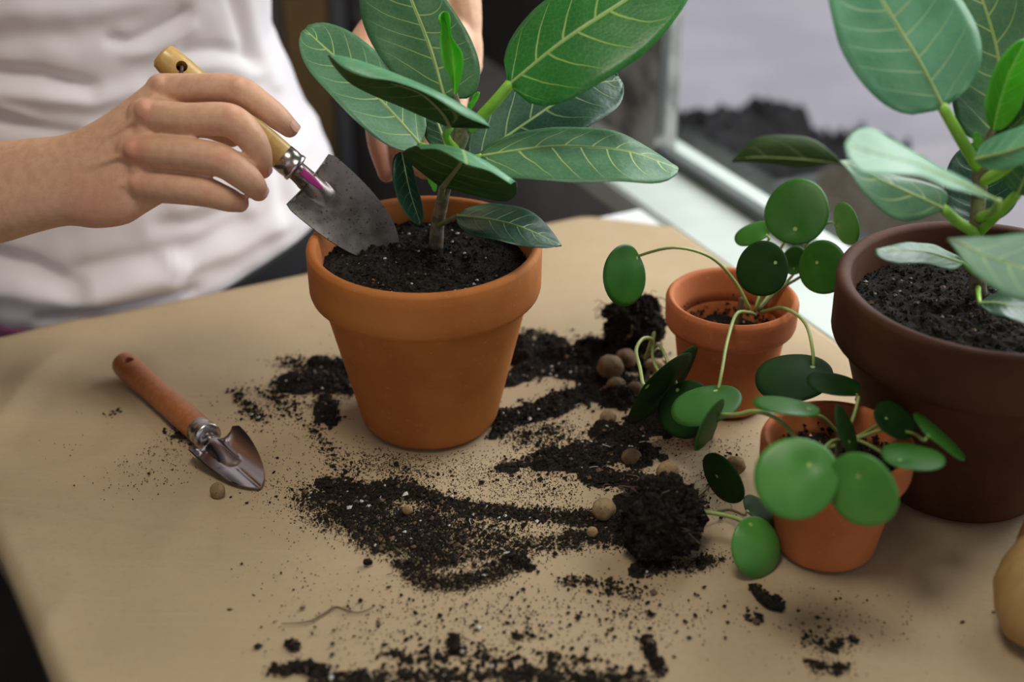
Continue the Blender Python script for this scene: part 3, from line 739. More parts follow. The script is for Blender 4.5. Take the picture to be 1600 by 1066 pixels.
# ------------------------------------------------------------------ pilea plants
RIGHT = Vector((1, 0, 0)); UPV = Vector((0, SP, CP)); FWD = Vector((0, CP, -SP))
def disc_leaf(parent, px, py, D, a, b, ang, sg, mats, attach=None, dome=.10, name='leaf', th=.0009, lift=.0, seed=1, fold=0.0, flip=1):
    """round leaf: a, b half axes as seen (a the longer), ang its turn, sg which end of the short axis is further away"""
    R = a * D / FPX; bb = b * D / FPX; ca, sa = math.cos(math.radians(ang)), math.sin(math.radians(ang))
    Aax = (RIGHT * ca + UPV * sa) * R
    Bax = (UPV * ca - RIGHT * sa) * bb + FWD * (sg * math.sqrt(max(R * R - bb * bb, 0)))
    c = W(px, py, D); n = Aax.cross(Bax).normalized()
    if n.dot(CAM - c) < 0: n = -n
    n *= flip
    if attach is None: s0, t0 = 0.0, .15
    else:
        dx, dy = attach[0] - px, -(attach[1] - py)
        s0 = max(-.8, min(.8, (dx * ca + dy * sa) / a)); t0 = max(-.8, min(.8, (-dx * sa + dy * ca) / max(b, 1)))
    rg = random.Random(seed); nr, ns = 10, 40; vv = []; uv = []
    ph = rg.random() * 6
    for side in (1, -1):
        for i in range(nr + 1):
            for k in range(ns):
                q = 2 * math.pi * k / ns; rr = i / nr
                ed = 1 + .02 * math.sin(2 * q + ph) + .015 * math.sin(3 * q + ph * 2)
                s = s0 * (1 - rr) + rr * math.cos(q) * ed; t = t0 * (1 - rr) + rr * math.sin(q) * ed
                d2 = (s - s0) ** 2 + (t - t0) ** 2
                hgt = dome * R * (1 - (s * s + t * t)) - .06 * R * math.exp(-d2 * 14) + .02 * R * math.sin(3 * q + ph) * rr * rr - fold * R * s * s
                thk = th * (.5 if i < nr else .15)
                vv.append(c + Aax * s + Bax * t + n * (hgt + side * thk)); uv.append((.5 + (s - s0) * .5, .5 + (t - t0) * .5))
    Nn = (nr + 1) * ns; ff = []; mm = []
    up = (Aax.cross(Bax)).dot(n) > 0
    for i in range(nr):
        for k in range(ns):
            q = (i * ns + k, (i + 1) * ns + k, (i + 1) * ns + (k + 1) % ns, i * ns + (k + 1) % ns)
            if not up: q = q[::-1]
            ff.append(q); mm.append(0); ff.append(tuple(x + Nn for x in q[::-1])); mm.append(1)
    for k in range(ns):
        q = (nr * ns + k, nr * ns + k + Nn, nr * ns + (k + 1) % ns + Nn, nr * ns + (k + 1) % ns); ff.append(q if up else q[::-1]); mm.append(0)
    o = MB().add(vv, ff, mm, uv).build(name, [M[x] for x in mats], parent)
    at = c + Aax * s0 + Bax * t0 + n * (dome * R * (1 - s0 * s0 - t0 * t0) - .06 * R)
    return o, at, n
def pil_leaf(parent, *args, path=None, r=(.0010, .0014), pmat='pil_pet', **kw):
    o, at, n = disc_leaf(parent, *args, **kw)
    if path:
        pts = [at - n * .001, at - n * .004] + Ws(path)
        MB().tube(pts, list(r), sides=8).build('petiole', M[pmat], o)
    return o
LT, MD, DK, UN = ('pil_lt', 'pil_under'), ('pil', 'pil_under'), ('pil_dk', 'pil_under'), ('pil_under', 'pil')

BPC = Vector((.177, 1.012, 0))
pb = empty('potted_pilea', BPC, 'round-leaved plant with drooping stalks in the small orange pot at the back', 'potted plant')
pot(pb, BPC, .0535, .097, .036, M['terra_small'], .026, wall=.006, ov=.005)
soil_surface(pb, BPC, .0375, .058, .004, 5, .003, crumbs=300)
wall_crumbs(pb, BPC, .058, .076, .0372, .0418, 1100, 3)
MB().tube([BPC + Vector((.006, .004, .066)), BPC + Vector((.008, .004, .082)), BPC + Vector((.008, .004, .092))], [.003, .003, .0022]).build('stem', M['pil_pet_dk'], pb)
pil_leaf(pb, 976, 431, 1.085, 48, 36, 84, -1, MD, attach=(998, 402), path=[(1052, 387, 1.09), (1110, 402, 1.11), (1148, 440, 1.135), (1172, 484, 1.145)], dome=.05)
pil_leaf(pb, 1245, 331, 1.13, 52, 47, 70, 1, MD, attach=(1242, 358), path=[(1222, 385, 1.16), (1195, 440, 1.16), (1180, 484, 1.15)], dome=.06)
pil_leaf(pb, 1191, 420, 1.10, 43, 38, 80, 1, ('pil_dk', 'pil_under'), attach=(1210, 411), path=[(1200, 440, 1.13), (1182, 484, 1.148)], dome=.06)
pil_leaf(pb, 1286, 418, 1.12, 42, 34, 95, 1, MD, attach=(1278, 410), path=[(1255, 430, 1.145), (1215, 455, 1.155), (1185, 486, 1.15)], dome=.06, pmat='pil_pet_dk')
pil_leaf(pb, 1176, 365, 1.15, 30, 16, 30, 1, MD, attach=(1195, 368), path=[(1200, 380, 1.17), (1195, 430, 1.17), (1180, 484, 1.155)], dome=.1)
pil_leaf(pb, 1241, 407, 1.15, 23, 18, 70, 1, UN, attach=(1240, 420), path=[(1230, 440, 1.16), (1185, 484, 1.155)], dome=.05)
pil_leaf(pb, 1322, 350, 1.12, 34, 12, 105, 1, ('pil_lt', 'pil_under'), attach=(1310, 352), path=[(1290, 350, 1.135), (1262, 380, 1.155), (1210, 450, 1.16), (1184, 486, 1.152)], dome=.05)
pil_leaf(pb, 1103, 633, 1.03, 56, 27, 18, 1, UN, attach=(1122, 612), path=[(1128, 580, 1.05), (1136, 535, 1.07), (1150, 492, 1.10), (1168, 488, 1.13), (1180, 492, 1.148)], dome=.1, r=(.0012, .0015))
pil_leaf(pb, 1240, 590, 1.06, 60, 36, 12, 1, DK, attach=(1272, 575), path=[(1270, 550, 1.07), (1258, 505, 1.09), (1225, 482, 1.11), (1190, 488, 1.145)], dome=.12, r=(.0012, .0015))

FPC = Vector((.2225, .812, 0))
pf = empty('potted_pilea', FPC, 'round-leaved plant in the small orange pot at the front', 'potted plant')
pot(pf, FPC, .0525, .091, .0345, M['terra_small'], .025, wall=.006, ov=.005)
soil_surface(pf, FPC, .0405, .066, .004, 11, .003, crumbs=300)
wall_crumbs(pf, FPC, .066, .078, .0382, .0405, 700, 4)
MB().tube([FPC + Vector((.0, .0, .07)), FPC + Vector((.002, .004, .085)), FPC + Vector((.002, .004, .098))], [.0032, .003, .0022]).build('stem', M['pil_pet_dk'], pf)
SC = (1318, 690, .985)
pil_leaf(pf, 1244, 747, .875, 66, 62, 20, 1, LT, attach=(1265, 727), path=[(1275, 715, .915), (1300, 690, .955), SC], dome=.07)
pil_leaf(pf, 1347, 766, .865, 60, 46, 110, 1, LT, attach=(1341, 744), path=[(1335, 735, .91), (1325, 705, .955), SC], dome=.07)
pil_leaf(pf, 1426, 714, .90, 49, 19, -3, 1, ('pil', 'pil_under'), attach=(1402, 719), path=[(1385, 712, .93), (1345, 690, .965), SC], dome=.1)
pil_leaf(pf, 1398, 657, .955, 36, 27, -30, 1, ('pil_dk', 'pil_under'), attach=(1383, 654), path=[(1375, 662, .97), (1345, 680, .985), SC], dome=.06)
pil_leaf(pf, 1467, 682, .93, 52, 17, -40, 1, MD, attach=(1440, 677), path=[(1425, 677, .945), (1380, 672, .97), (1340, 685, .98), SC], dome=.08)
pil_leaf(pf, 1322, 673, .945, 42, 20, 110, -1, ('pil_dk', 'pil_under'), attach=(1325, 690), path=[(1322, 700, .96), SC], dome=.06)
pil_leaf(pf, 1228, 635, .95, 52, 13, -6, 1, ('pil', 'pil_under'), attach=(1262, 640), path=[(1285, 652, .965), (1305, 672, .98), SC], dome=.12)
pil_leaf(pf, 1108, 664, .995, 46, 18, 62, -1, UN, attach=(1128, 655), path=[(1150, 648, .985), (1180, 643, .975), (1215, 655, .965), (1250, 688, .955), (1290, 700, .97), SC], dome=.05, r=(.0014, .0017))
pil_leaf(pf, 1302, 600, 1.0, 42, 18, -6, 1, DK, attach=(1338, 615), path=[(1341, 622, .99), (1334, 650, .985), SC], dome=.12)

# ------------------------------------------------------------------ hand trowels
def boolean_cut(o, cutter):
    md = o.modifiers.new('cut', 'BOOLEAN'); md.operation = 'DIFFERENCE'; md.object = cutter; md.solver = 'EXACT'
    dg = bpy.context.evaluated_depsgraph_get(); me = bpy.data.meshes.new_from_object(o.evaluated_get(dg))
    o.modifiers.clear(); me.name = o.data.name; o.data = me
    bpy.data.objects.remove(cutter, do_unlink=True)
def trowel(label, butt, tip, faceup, hl, prof, blade, wood, steel, group, hole_at, shoulders, Lb, wb, depth, slot=None, curl=0.0, cord=False, sl=.46, shh=.0092):
    """butt, tip: ends of the tool in the place; faceup: direction the blade's hollow looks to"""
    butt, tip = Vector(butt), Vector(tip); ax = (tip - butt).normalized(); Ltot = (tip - butt).length
    up = (faceup - ax * faceup.dot(ax)).normalized(); sd = ax.cross(up)
    root = empty('hand_trowel', butt, label, 'trowel', group)
    hd = MB().lathe([(0.0001, 0)] + [(r, z * hl) for r, z in prof] + [(.0001, hl)], butt, ax, 40)
    h = hd.build('handle', wood, root)
    # bored hanging hole
    cmb = MB().lathe([(.0001, -.03), (.0043, -.03), (.0043, .03), (.0001, .03)], butt + ax * hole_at, up, 20)
    cut = cmb.build('cutter', M['black'], root); bpy.context.view_layer.update()
    boolean_cut(h, cut); h.data.polygons.foreach_set('use_smooth', [True] * len(h.data.polygons)); sharp(h, 35)
    dish = MB().lathe([(.0001, -.0085), (.0042, -.0105), (.0042, -.0080), (.0001, -.0060)], butt + ax * hole_at + up * .006, up, 16)
    dish.build('hanging_hole', M['black'], h)
    rf = prof[-1][0]
    fz = hl
    MB().lathe([(rf * .98, fz - .011), (rf * 1.06, fz - .0105), (rf * 1.08, fz - .004), (rf * 1.04, fz), (rf * 1.10, fz + .0008), (rf * 1.10, fz + .0035), (rf * .8, fz + .0045), (.0045, fz + .005), (.0045, fz - .003)], butt, ax, 36).build('ferrule', M['chrome'], root)
    # pressed steel blade: arched socket by the ferrule, swept shoulders, hollow face
    ln = Ltot - Lb - hl; nk = 7; nu, nv = nk + 40, 33; G = []
    hwn = .0078
    for i in range(nu):
        if i < nk: sx = (ln - .001) * i / (nk - 1); u = 0.0; hw = hwn + .0012 * (i / (nk - 1)) ** 3
        else: u = (i - nk) / (nu - nk - 1); sx = ln + u * Lb; hw = max(blade(u) * wb, .0004)
        row = []
        for j in range(nv):
            v = 2 * j / (nv - 1) - 1; x = v * hw
            lift = depth * (x / wb) ** 2 * (1 - .45 * u) if i >= nk else 0.0
            fade = 1.0 if i < nk else max(0.0, 1 - (u / sl) ** 1.6)
            sw = .0085 * (1 if i < nk else (1 - .35 * u))
            sock = shh * fade * max(0.0, 1 - (x / sw) ** 2) ** .8
            crease = -.0010 * math.exp(-(x / .0016) ** 2) * (max(0, min(1, (u - .42) * 6)) if i >= nk and sl > .3 else 0)
            back = -shoulders * (abs(x) / wb) ** 1.6 * (1 - u) ** 2 if i >= nk else 0.0
            row.append(tuple(butt + ax * (hl + sx + back) + sd * x + up * (lift + sock + crease - .0055 + curl * u * u)))
        G.append(row)
    Gn = np.array(G); mb = MB(); N = nu * nv
    du = np.gradient(Gn, axis=0); dv = np.gradient(Gn, axis=1); n = np.cross(du, dv); n /= np.maximum(np.linalg.norm(n, axis=2, keepdims=True), 1e-9)
    if np.sum(n[nu // 2, nv // 2] * np.array(up)) < 0: n = -n
    t_, b_ = (Gn + n * .0005).reshape(-1, 3), (Gn - n * .0005).reshape(-1, 3); ff = []
    for i in range(nu - 1):
        for j in range(nv - 1):
            q = (i * nv + j, (i + 1) * nv + j, (i + 1) * nv + j + 1, i * nv + j + 1); ff += [q[::-1], tuple(k + N for k in q)]
    rim = [i * nv for i in range(nu)] + [(nu - 1) * nv + j for j in range(1, nv)] + [i * nv + nv - 1 for i in range(nu - 2, -1, -1)] + [j for j in range(nv - 2, 0, -1)]
    for k in range(len(rim)):
        a, b = rim[k], rim[(k + 1) % len(rim)]; ff.append((a, b, b + N, a + N))
    mb.add([tuple(p) for p in t_] + [tuple(p) for p in b_], ff)
    bl = mb.build('blade', steel, root); sharp(bl, 50)
    MB().tube([butt + ax * (hl - .004), butt + ax * (hl + .004), butt + ax * (hl + ln * .7)], [.0058, .0056, .0040], sides=16).build('tang', steel, bl)
    if slot:
        MB().tube([butt + ax * (hl + .006) + up * .0040, butt + ax * (hl + ln) + up * .0042, butt + ax * (hl + ln + .010) + up * .0036], [.0030, .0034, .0016], sides=10, flat=(up, .25)).build('sticker', M[slot], bl)
    if cord:
        MB().tube([butt + ax * hole_at + up * .0095 - sd * .0, butt + ax * (hole_at + .002) + up * .0115 + sd * .003, butt + ax * (hole_at + .004) + up * .009 + sd * .009], .0014, sides=8).build('hanging_cord', M['dark_wood'], h)
    return root
hprof = [(.0078, .004), (.0102, .02), (.0112, .06), (.0114, .15), (.0108, .35), (.0106, .5), (.0109, .68), (.0112, .82), (.0108, .95), (.0104, 1.0)]
# held trowel: square shouldered blade sunk in the soil
hb, ht = W(250, 84, 1.068), W(622, 398, 1.112)
axh = (ht - hb).normalized()
def blade_sq(u):
    if u < .06: return .93 + u * 1.1
    return max(.03, (1 - ((u - .06) / .94) ** 2.6)) ** .55
trowel('hand trowel with pale yellow wooden handle, gripped by the hand above the fig pot', hb, ht, Vector((.35, -.75, .55)), .128, hprof, blade_sq,
       wood_mat('yellow_varnished_wood', (.50, .31, .085), (.62, .42, .14), axh), M['steel_dull'], 'small hand trowels', .019, .003, .088, .0285, .0055, slot='magenta', cord=True, sl=.26, shh=.0085)
# lying trowel: rests on handle and blade rim
lb, lt = T(190, 566, .0118), T(404, 752, .0090)
axl = (lt - lb).normalized()
def blade_pt(u):
    if u < .08: return .86 + u * 1.4
    return max(.02, (1 - ((u - .08) / .92) ** 1.9)) ** .62 * .985
trowel('small hand trowel with reddish wooden handle lying on the paper', lb, lt, Vector((.10, -.25, 1)), .145, hprof, blade_pt,
       wood_mat('red_brown_wood', (.30, .095, .03), (.42, .155, .05), axl, .45, coat=.15), M['steel'], 'small hand trowels', .018, .0055, .066, .0228, .0125)

# ------------------------------------------------------------------ person
def remesh(o, vox, smooth=4, fac=.5):
    md = o.modifiers.new('r', 'REMESH'); md.mode = 'VOXEL'; md.voxel_size = vox; md.use_smooth_shade = True
    ms = o.modifiers.new('s', 'SMOOTH'); ms.factor = fac; ms.iterations = smooth
    dg = bpy.context.evaluated_depsgraph_get(); me = bpy.data.meshes.new_from_object(o.evaluated_get(dg))
    o.modifiers.clear(); old = o.data; o.data = me; bpy.data.meshes.remove(old)
    v = np.empty(len(me.vertices) * 3, dtype=np.float32); me.vertices.foreach_get('co', v)
    f = [tuple(p.vertices) for p in me.polygons]
    bpy.data.objects.remove(o, do_unlink=True)
    return v.reshape(-1, 3), f
def cap(mb, pts, rad, sides=14, n=None):
    mb.tube(pts, rad, sides=sides, n=n)
    mb.ball(pts[0], rad[0], 14, 10); mb.ball(pts[-1], rad[-1], 14, 10)
# right hand and forearm (gripping the trowel)
hm = MB()
# forearm and back of the hand: one lofted form
STA = [((-300, 262), (-300, 412), 1.130, .076), ((-150, 240), (-150, 402), 1.078, .068), ((-60, 229), (-60, 390), 1.058, .060), ((0, 222), (0, 380), 1.048, .054), ((55, 216), (58, 363), 1.042, .046), ((102, 210), (106, 353), 1.038, .041), ((150, 189), (150, 357), 1.033, .038),
       ((203, 152), (196, 351), 1.029, .034), ((240, 124), (226, 334), 1.030, .029), ((262, 122), (250, 320), 1.034, .022), ((280, 130), (268, 312), 1.040, .010)]
vv = []; NS_ = 36; fine = 61
tt = np.linspace(0, len(STA) - 1, fine)
def st_(k): return [spline([W(p[0], p[1], f + t * .5) for p, f, t in ((q_[k], q_[2], q_[3]) for q_ in STA)], fine)][0]
TOPL, BOTL = st_(0), st_(1); THK = np.interp(tt, range(len(STA)), [q_[3] for q_ in STA])
for i in range(fine):
    c = (TOPL[i] + BOTL[i]) * .5; ver = (TOPL[i] - BOTL[i]) * .5; dep = FWD * (THK[i] * .5)
    for k in range(NS_):
        q = 2 * math.pi * k / NS_; cq, sq = math.cos(q), math.sin(q); e_ = 2 / 2.35
        vv.append(c + ver * math.copysign(abs(cq) ** e_, cq) + dep * math.copysign(abs(sq) ** e_, sq))
ff = [tuple(reversed(range(NS_))), tuple((fine - 1) * NS_ + k for k in range(NS_))]
for i in range(fine - 1):
    for k in range(NS_): ff.append((i * NS_ + k, i * NS_ + (k + 1) % NS_, (i + 1) * NS_ + (k + 1) % NS_, (i + 1) * NS_ + k))
hm.add(vv, ff)
for pts_, r_ in (([(246, 160, 1.041), (304, 164, 1.042)], [.0105, .0055]), ([(232, 208, 1.035), (296, 214, 1.034)], [.0110, .0055]), ([(222, 264, 1.036), (280, 268, 1.036)], [.0110, .0055])):
    cap(hm, Ws(pts_), r_, n=9)
# thumb runs along the far side of the handle
cap(hm, Ws([(130, 245, 1.075), (200, 225, 1.090), (265, 200, 1.104), (320, 196, 1.102), (362, 214, 1.094)]), [.016, .014, .0112, .0102, .0082], n=31)
FING = {
    'index': ([(252, 140, 1.045), (312, 138, 1.036), (370, 141, 1.032), (410, 165, 1.033), (434, 184, 1.036), (452, 200, 1.042)], [.0120, .0110, .0112, .0100, .0093, .0074]),
    'middle': ([(226, 180, 1.035), (290, 187, 1.022), (358, 188, 1.016), (392, 216, 1.019), (405, 242, 1.026), (410, 264, 1.035)], [.0128, .0124, .0124, .0110, .0097, .0076]),
    'ring': ([(208, 236, 1.035), (275, 240, 1.020), (342, 250, 1.013), (378, 273, 1.016), (394, 287, 1.022), (404, 299, 1.030)], [.0130, .0126, .0124, .0108, .0097, .0076]),
    'pinky': ([(216, 289, 1.040), (272, 294, 1.026), (320, 300, 1.020), (348, 309, 1.022), (362, 314, 1.026), (375, 318, 1.030)], [.0128, .0117, .0111, .0096, .0087, .0068])}
for k, (p, r) in FING.items(): cap(hm, Ws(p), r, n=31)
for (px, py, D, r) in ((252, 135, 1.038, .0080), (228, 174, 1.0265, .0088), (210, 234, 1.0265, .0088), (218, 288, 1.032, .0082)): hm.ball(W(px, py, D), r)
for (px, py, D, r) in ((371, 138, 1.028, .0084), (359, 183, 1.0125, .0092), (343, 245, 1.0100, .0092), (321, 297, 1.017, .0080)): hm.ball(W(px, py, D), r)
# extensor tendons
for a_, b_ in (((125, 245, 1.0395), (222, 178, 1.0255)), ((125, 268, 1.0370), (206, 236, 1.0245)), ((130, 294, 1.0370), (214, 288, 1.0295)), ((135, 232, 1.0420), (246, 142, 1.0355))):
    cap(hm, [W(*a_), W(*b_)], [.0022, .0026], sides=8)
bpy.context.view_layer.update()
hv, hf = remesh(hm.build('tmp', M['skin']), .0012, 14)
# left hand reaching behind the plant
hm = MB()
EL = Vector((-.115, 1.34, .42))
cap(hm, [EL, EL.lerp(W(660, -10, 1.21), .5) + Vector((.004, 0, .004)), W(652, -10, 1.21), W(640, 55, 1.20)], [.044, .047, .038, .030])
for p, r in (([(610, 60, 1.20), (600, 120, 1.19), (588, 175, 1.18), (592, 225, 1.165), (604, 272, 1.15)], [.022, .016, .010, .0095, .0072]),
             ([(635, 60, 1.20), (632, 130, 1.19), (628, 190, 1.175), (634, 235, 1.155), (645, 262, 1.14)], [.024, .018, .0105, .0095, .007]),
             ([(665, 60, 1.20), (664, 130, 1.19), (668, 190, 1.175), (668, 240, 1.155), (664, 268, 1.14)], [.024, .018, .0105, .0095, .007]),
             ([(700, 70, 1.20), (706, 120, 1.195), (712, 170, 1.18), (708, 205, 1.165)], [.024, .017, .0095, .007]),
             ([(610, 40, 1.195), (578, 62, 1.185), (566, 82, 1.17), (580, 118, 1.15)], [.022, .016, .0125, .008])):
    cap(hm, Ws(p), r, n=25)
cap(hm, Ws([(700, -20, 1.21), (730, 60, 1.205), (738, 105, 1.20)]), [.03, .013, .009])
lv, lf = remesh(hm.build('tmp', M['skin']), .0019, 6)
# trunk, legs, head: coarser, hidden by clothing or out of view
PCN = Vector((-.3805, 1.341, 0)); PX, PY = UA.copy(), WB.copy()
def pp(a, b, z): return PCN + PX * a + PY * b + Vector((0, 0, z))
bm_ = MB()
def ell(a, b, z, ra, rb, rz): 
    bm_.ball((0, 0, 0), 1, 28, 18)
    k = len(bm_.v) - 29 * 0
    n = 28 * 19
    for i in range(len(bm_.v) - n, len(bm_.v)):
        d = bm_.v[i]; bm_.v[i] = tuple(pp(a, b, z) + PX * (d[0] * ra) + PY * (d[1] * rb) + Vector((0, 0, d[2] * rz)))
for z, ra, rb in ((-.10, .165, .115), (.0, .155, .10), (.10, .145, .10), (.2, .145, .10), (.32, .165, .115), (.42, .175, .115)): ell(0, .0, z, ra, rb, .13)
cap(bm_, [pp(-.17, 0, .50), pp(0, 0, .53), pp(.17, 0, .50)], [.055, .06, .055])
cap(bm_, [pp(0, 0, .5), pp(0, -.01, .64)], [.058, .055])
ell(0, -.02, .735, .075, .095, .115); ell(0, -.055, .685, .055, .06, .06)
bm_.ball(pp(0, -.12, .725), .014); bm_.ball(pp(0, -.112, .74), .010)
for s in (-1, 1):
    bm_.ball(pp(s * .077, 0, .735), .016); bm_.ball(pp(s * .031, -.098, .757), .013)
    cap(bm_, [pp(s * .085, 0, -.12), pp(s * .095, -.01, -.40), pp(s * .095, .01, -.76)], [.085, .06, .042])
    cap(bm_, [pp(s * .095, .02, -.785), pp(s * .10, -.15, -.792)], [.035, .026])
bm_.ball(pp(0, -.112, .693), .011, sc=(1.8, 1, .5))
cap(bm_, [pp(-.18, 0, .50), pp(-.235, -.06, .32), W(-300, 337, 1.17)], [.052, .044, .036])
cap(bm_, [pp(.18, 0, .50), EL], [.052, .042])
bv, bf = remesh(bm_.build('tmp', M['skin']), .008, 4)
body = MB(); body.add(bv.tolist(), bf); body.add(hv.tolist(), hf); body.add(lv.tolist(), lf)
# nails, shaped plates on the finger ends
def nail(p, q, rad, w, ln, out):
    p, q = Vector(p), Vector(q); t = (q - p).normalized(); o = (out - t * out.dot(t)).normalized(); s = t.cross(o); vv = []; ff = []
    for i in range(7):
        for j in range(7):
            u = i / 6; v = 2 * j / 6 - 1; ww = w * (1 - .25 * abs(2 * u - 1) ** 3)
            a = v * ww / rad
            vv.append(p + t * (ln * u) + o * (rad * math.cos(a) * (1 - .06 * u)) + s * (rad * math.sin(a)))
    for i in range(6):
        for j in range(6): ff.append((i * 7 + j, i * 7 + j + 1, (i + 1) * 7 + j + 1, (i + 1) * 7 + j))
    body.add(vv, ff, 1)
nail(W(447, 194, 1.039), W(459, 207, 1.043), .0071, .0050, .0085, Vector((.75, -.35, .55)))
nail(W(409, 256, 1.030), W(412, 270, 1.036), .0072, .0046, .0072, Vector((.95, -.2, .1)))
nail(W(400, 293, 1.026), W(409, 304, 1.032), .0072, .0046, .0072, Vector((.9, -.3, -.1)))
nail(W(368, 315, 1.027), W(380, 319, 1.031), .0064, .0042, .0068, Vector((.55, -.3, -.7)))
person = body.build('person', [M['skin'], M['nail']], origin=(PCN.x, PCN.y, FLOOR_Z))
tag(person, 'person in a white T-shirt standing behind the table, holding a trowel and the fig', 'person')
at = person.data.attributes.new('red', 'FLOAT', 'POINT')
V = np.array(body.v); red = np.zeros(len(V))
for (px, py, D, s, w) in ((248, 134, 1.03, .010, .35), (222, 172, 1.018, .013, .6), (204, 238, 1.018, .016, .75), (214, 290, 1.022, .013, .5), (372, 130, 1.02, .009, .3), (362, 182, 1.004, .010, .5), (346, 242, 1.0, .010, .55), (323, 297, 1.008, .009, .45),
                          (150, 325, 1.04, .032, .45), (455, 203, 1.04, .008, .6), (412, 268, 1.03, .008, .6), (406, 301, 1.025, .008, .5), (378, 318, 1.025, .007, .5), (600, 262, 1.15, .035, .9), (570, 60, 1.18, .03, .4)):
    c = np.array(W(px, py, D)); d = np.linalg.norm(V - c, axis=1); red = np.maximum(red, w * np.exp(-(d / s) ** 2))
at.data.foreach_set('value', red.astype(np.float32))

# clothing
CREASE = [  # polyline in the shirt front, half width, depth (+ towards the viewer)
    ([(-40, 112), (60, 118), (140, 138)], 13, -.010), ([(-40, 142), (50, 150), (150, 158), (215, 140)], 14, .007), ([(-40, 186), (40, 196), (120, 206)], 14, -.008), ([(0, 165), (60, 190), (150, 205)], 10, .004),
    ([(175, 62), (200, 68), (230, 55), (285, 20)], 11, -.007), ([(205, 85), (240, 80), (300, 45)], 12, .005), ([(290, 82), (340, 78), (390, 92)], 12, -.007), ([(290, 105), (350, 100), (400, 115)], 14, .005),
    ([(380, -20), (400, 60), (430, 130)], 12, .005), ([(355, -20), (375, 50), (395, 100)], 10, -.005), ([(-40, 395), (40, 415), (115, 452)], 16, -.012), ([(-40, 440), (60, 462), (160, 470), (260, 440)], 18, .008),
    ([(120, 425), (200, 405), (300, 390), (380, 345)], 15, -.006), ([(150, 455), (260, 425), (370, 390), (450, 345)], 16, .007), ([(260, 400), (285, 425), (270, 445)], 10, .006), ([(250, 350), (320, 345), (400, 310)], 14, -.005),
    ([(420, 220), (440, 280), (450, 340)], 14, -.006), ([(0, 60), (120, 55), (200, 30)], 22, -.004), ([(0, 20), (150, 15), (300, -10)], 22, .004), ([(280, 330), (350, 300), (430, 240)], 14, .005), ([(60, 500), (150, 488), (300, 455)], 9, -.006)]
def crease_disp(px, py):
    d = 0.0
    for pl, hw, dep in CREASE:
        best = 1e9
        for (x0, y0), (x1, y1) in zip(pl[:-1], pl[1:]):
            dx, dy = x1 - x0, y1 - y0; t = max(0, min(1, ((px - x0) * dx + (py - y0) * dy) / (dx * dx + dy * dy)))
            best = min(best, (px - x0 - dx * t) ** 2 + (py - y0 - dy * t) ** 2)
        if best < (3 * hw) ** 2: d += dep * math.exp(-best / (hw * hw))
    return d
def garment(name, mats, rings, segs, nz, fold=1.0, mat_fn=None, thick=.0012, rise=.0):
    mb = MB(); vv = []; zs = np.linspace(rings[0][0], rings[-1][0], nz)
    R = np.array(rings)
    for z in zs:
        ra, rb, ca, cb = (np.interp(z, R[:, 0], R[:, k]) for k in (1, 2, 3, 4))
        for k in range(segs):
            q = 2 * math.pi * k / segs
            e = 2.3
            cx, sx = math.cos(q), math.sin(q)
            x = math.copysign(abs(cx) ** (2 / e), cx) * ra; y = math.copysign(abs(sx) ** (2 / e), sx) * rb
            p = pp(ca + x, cb + y, z); n = (PX * (cx / ra) + PY * (sx / rb)).normalized()
            lift_ = max(0.0, min(1.0, (x + .02) / .20)) * max(0.0, min(1.0, (.12 - z) / .16)) * rise
            p = p + Vector((0, 0, lift_))
            if fold and sx < .35:
                px, py = proj(p); p = p + n * crease_disp(px, py) * fold * .8
            p = p + n * fold * .004 * noise.noise(p * 14) + n * fold * .0016 * noise.noise(p * 40)
            vv.append(p)
    ff = []; mm = []
    for i in range(nz - 1):
        for k in range(segs):
            ff.append((i * segs + k, i * segs + (k + 1) % segs, (i + 1) * segs + (k + 1) % segs, (i + 1) * segs + k)); mm.append(mat_fn(2 * math.pi * k / segs) if mat_fn else 0)
    N = len(vv)
    cz = [p for p in vv]
    inner = []
    for i, p in enumerate(vv):
        c = pp(0, 0, p.z); d = (p - c); inner.append(p - d.normalized() * thick)
    vv += inner
    ff2 = [tuple(x + N for x in f[::-1]) for f in ff]
    ring0 = [(k, k + N, (k + 1) % segs + N, (k + 1) % segs) for k in range(segs)]; t = (nz - 1) * segs
    ring1 = [(t + k, t + (k + 1) % segs, t + (k + 1) % segs + N, t + k + N) for k in range(segs)]
    mb.add(vv, ff + ff2 + ring0 + ring1, mm + mm + [mm[0]] * segs + [mm[-1]] * segs)
    return mb
# rings: height, half width, half depth, centre shift along the table, centre shift away
shirt = garment('t_shirt', None, [(-.028, .196, .150, .0, .0), (-.015, .199, .153, 0, 0), (.03, .197, .150, 0, 0), (.09, .188, .142, -.002, 0), (.15, .172, .132, -.006, 0), (.21, .158, .126, -.010, 0), (.30, .165, .128, -.008, 0), (.42, .20, .135, 0, 0), (.49, .20, .12, 0, 0), (.55, .14, .085, 0, 0), (.585, .082, .072, 0, 0)], 260, 170, rise=.062)
for s in (-1, 1):
    e_ = EL if s > 0 else pp(-.235, -.06, .32); a0 = pp(s * .165, 0, .50)
    shirt.tube([a0, a0.lerp(e_, .3), a0.lerp(e_, .62)], [.074, .076, .074], sides=28, n=16)
shirt.build('t_shirt', [M['cotton']], person)
hem = garment('hem_band', None, [(-.070, .1945, .1485, 0, 0), (-.05, .1965, .1505, 0, 0), (-.024, .1985, .1525, 0, 0)], 160, 8, fold=.0, rise=.062, mat_fn=lambda q: 0 if math.cos(q) < .1 else 1)
hem.build('hem_band', [M['hem'], M['denim']], person)
tr = garment('trousers', None, [(-.24, .185, .140, 0, 0), (-.12, .192, .145, 0, 0), (-.03, .186, .140, 0, 0), (-.0, .18, .135, 0, 0)], 60, 16, fold=0)
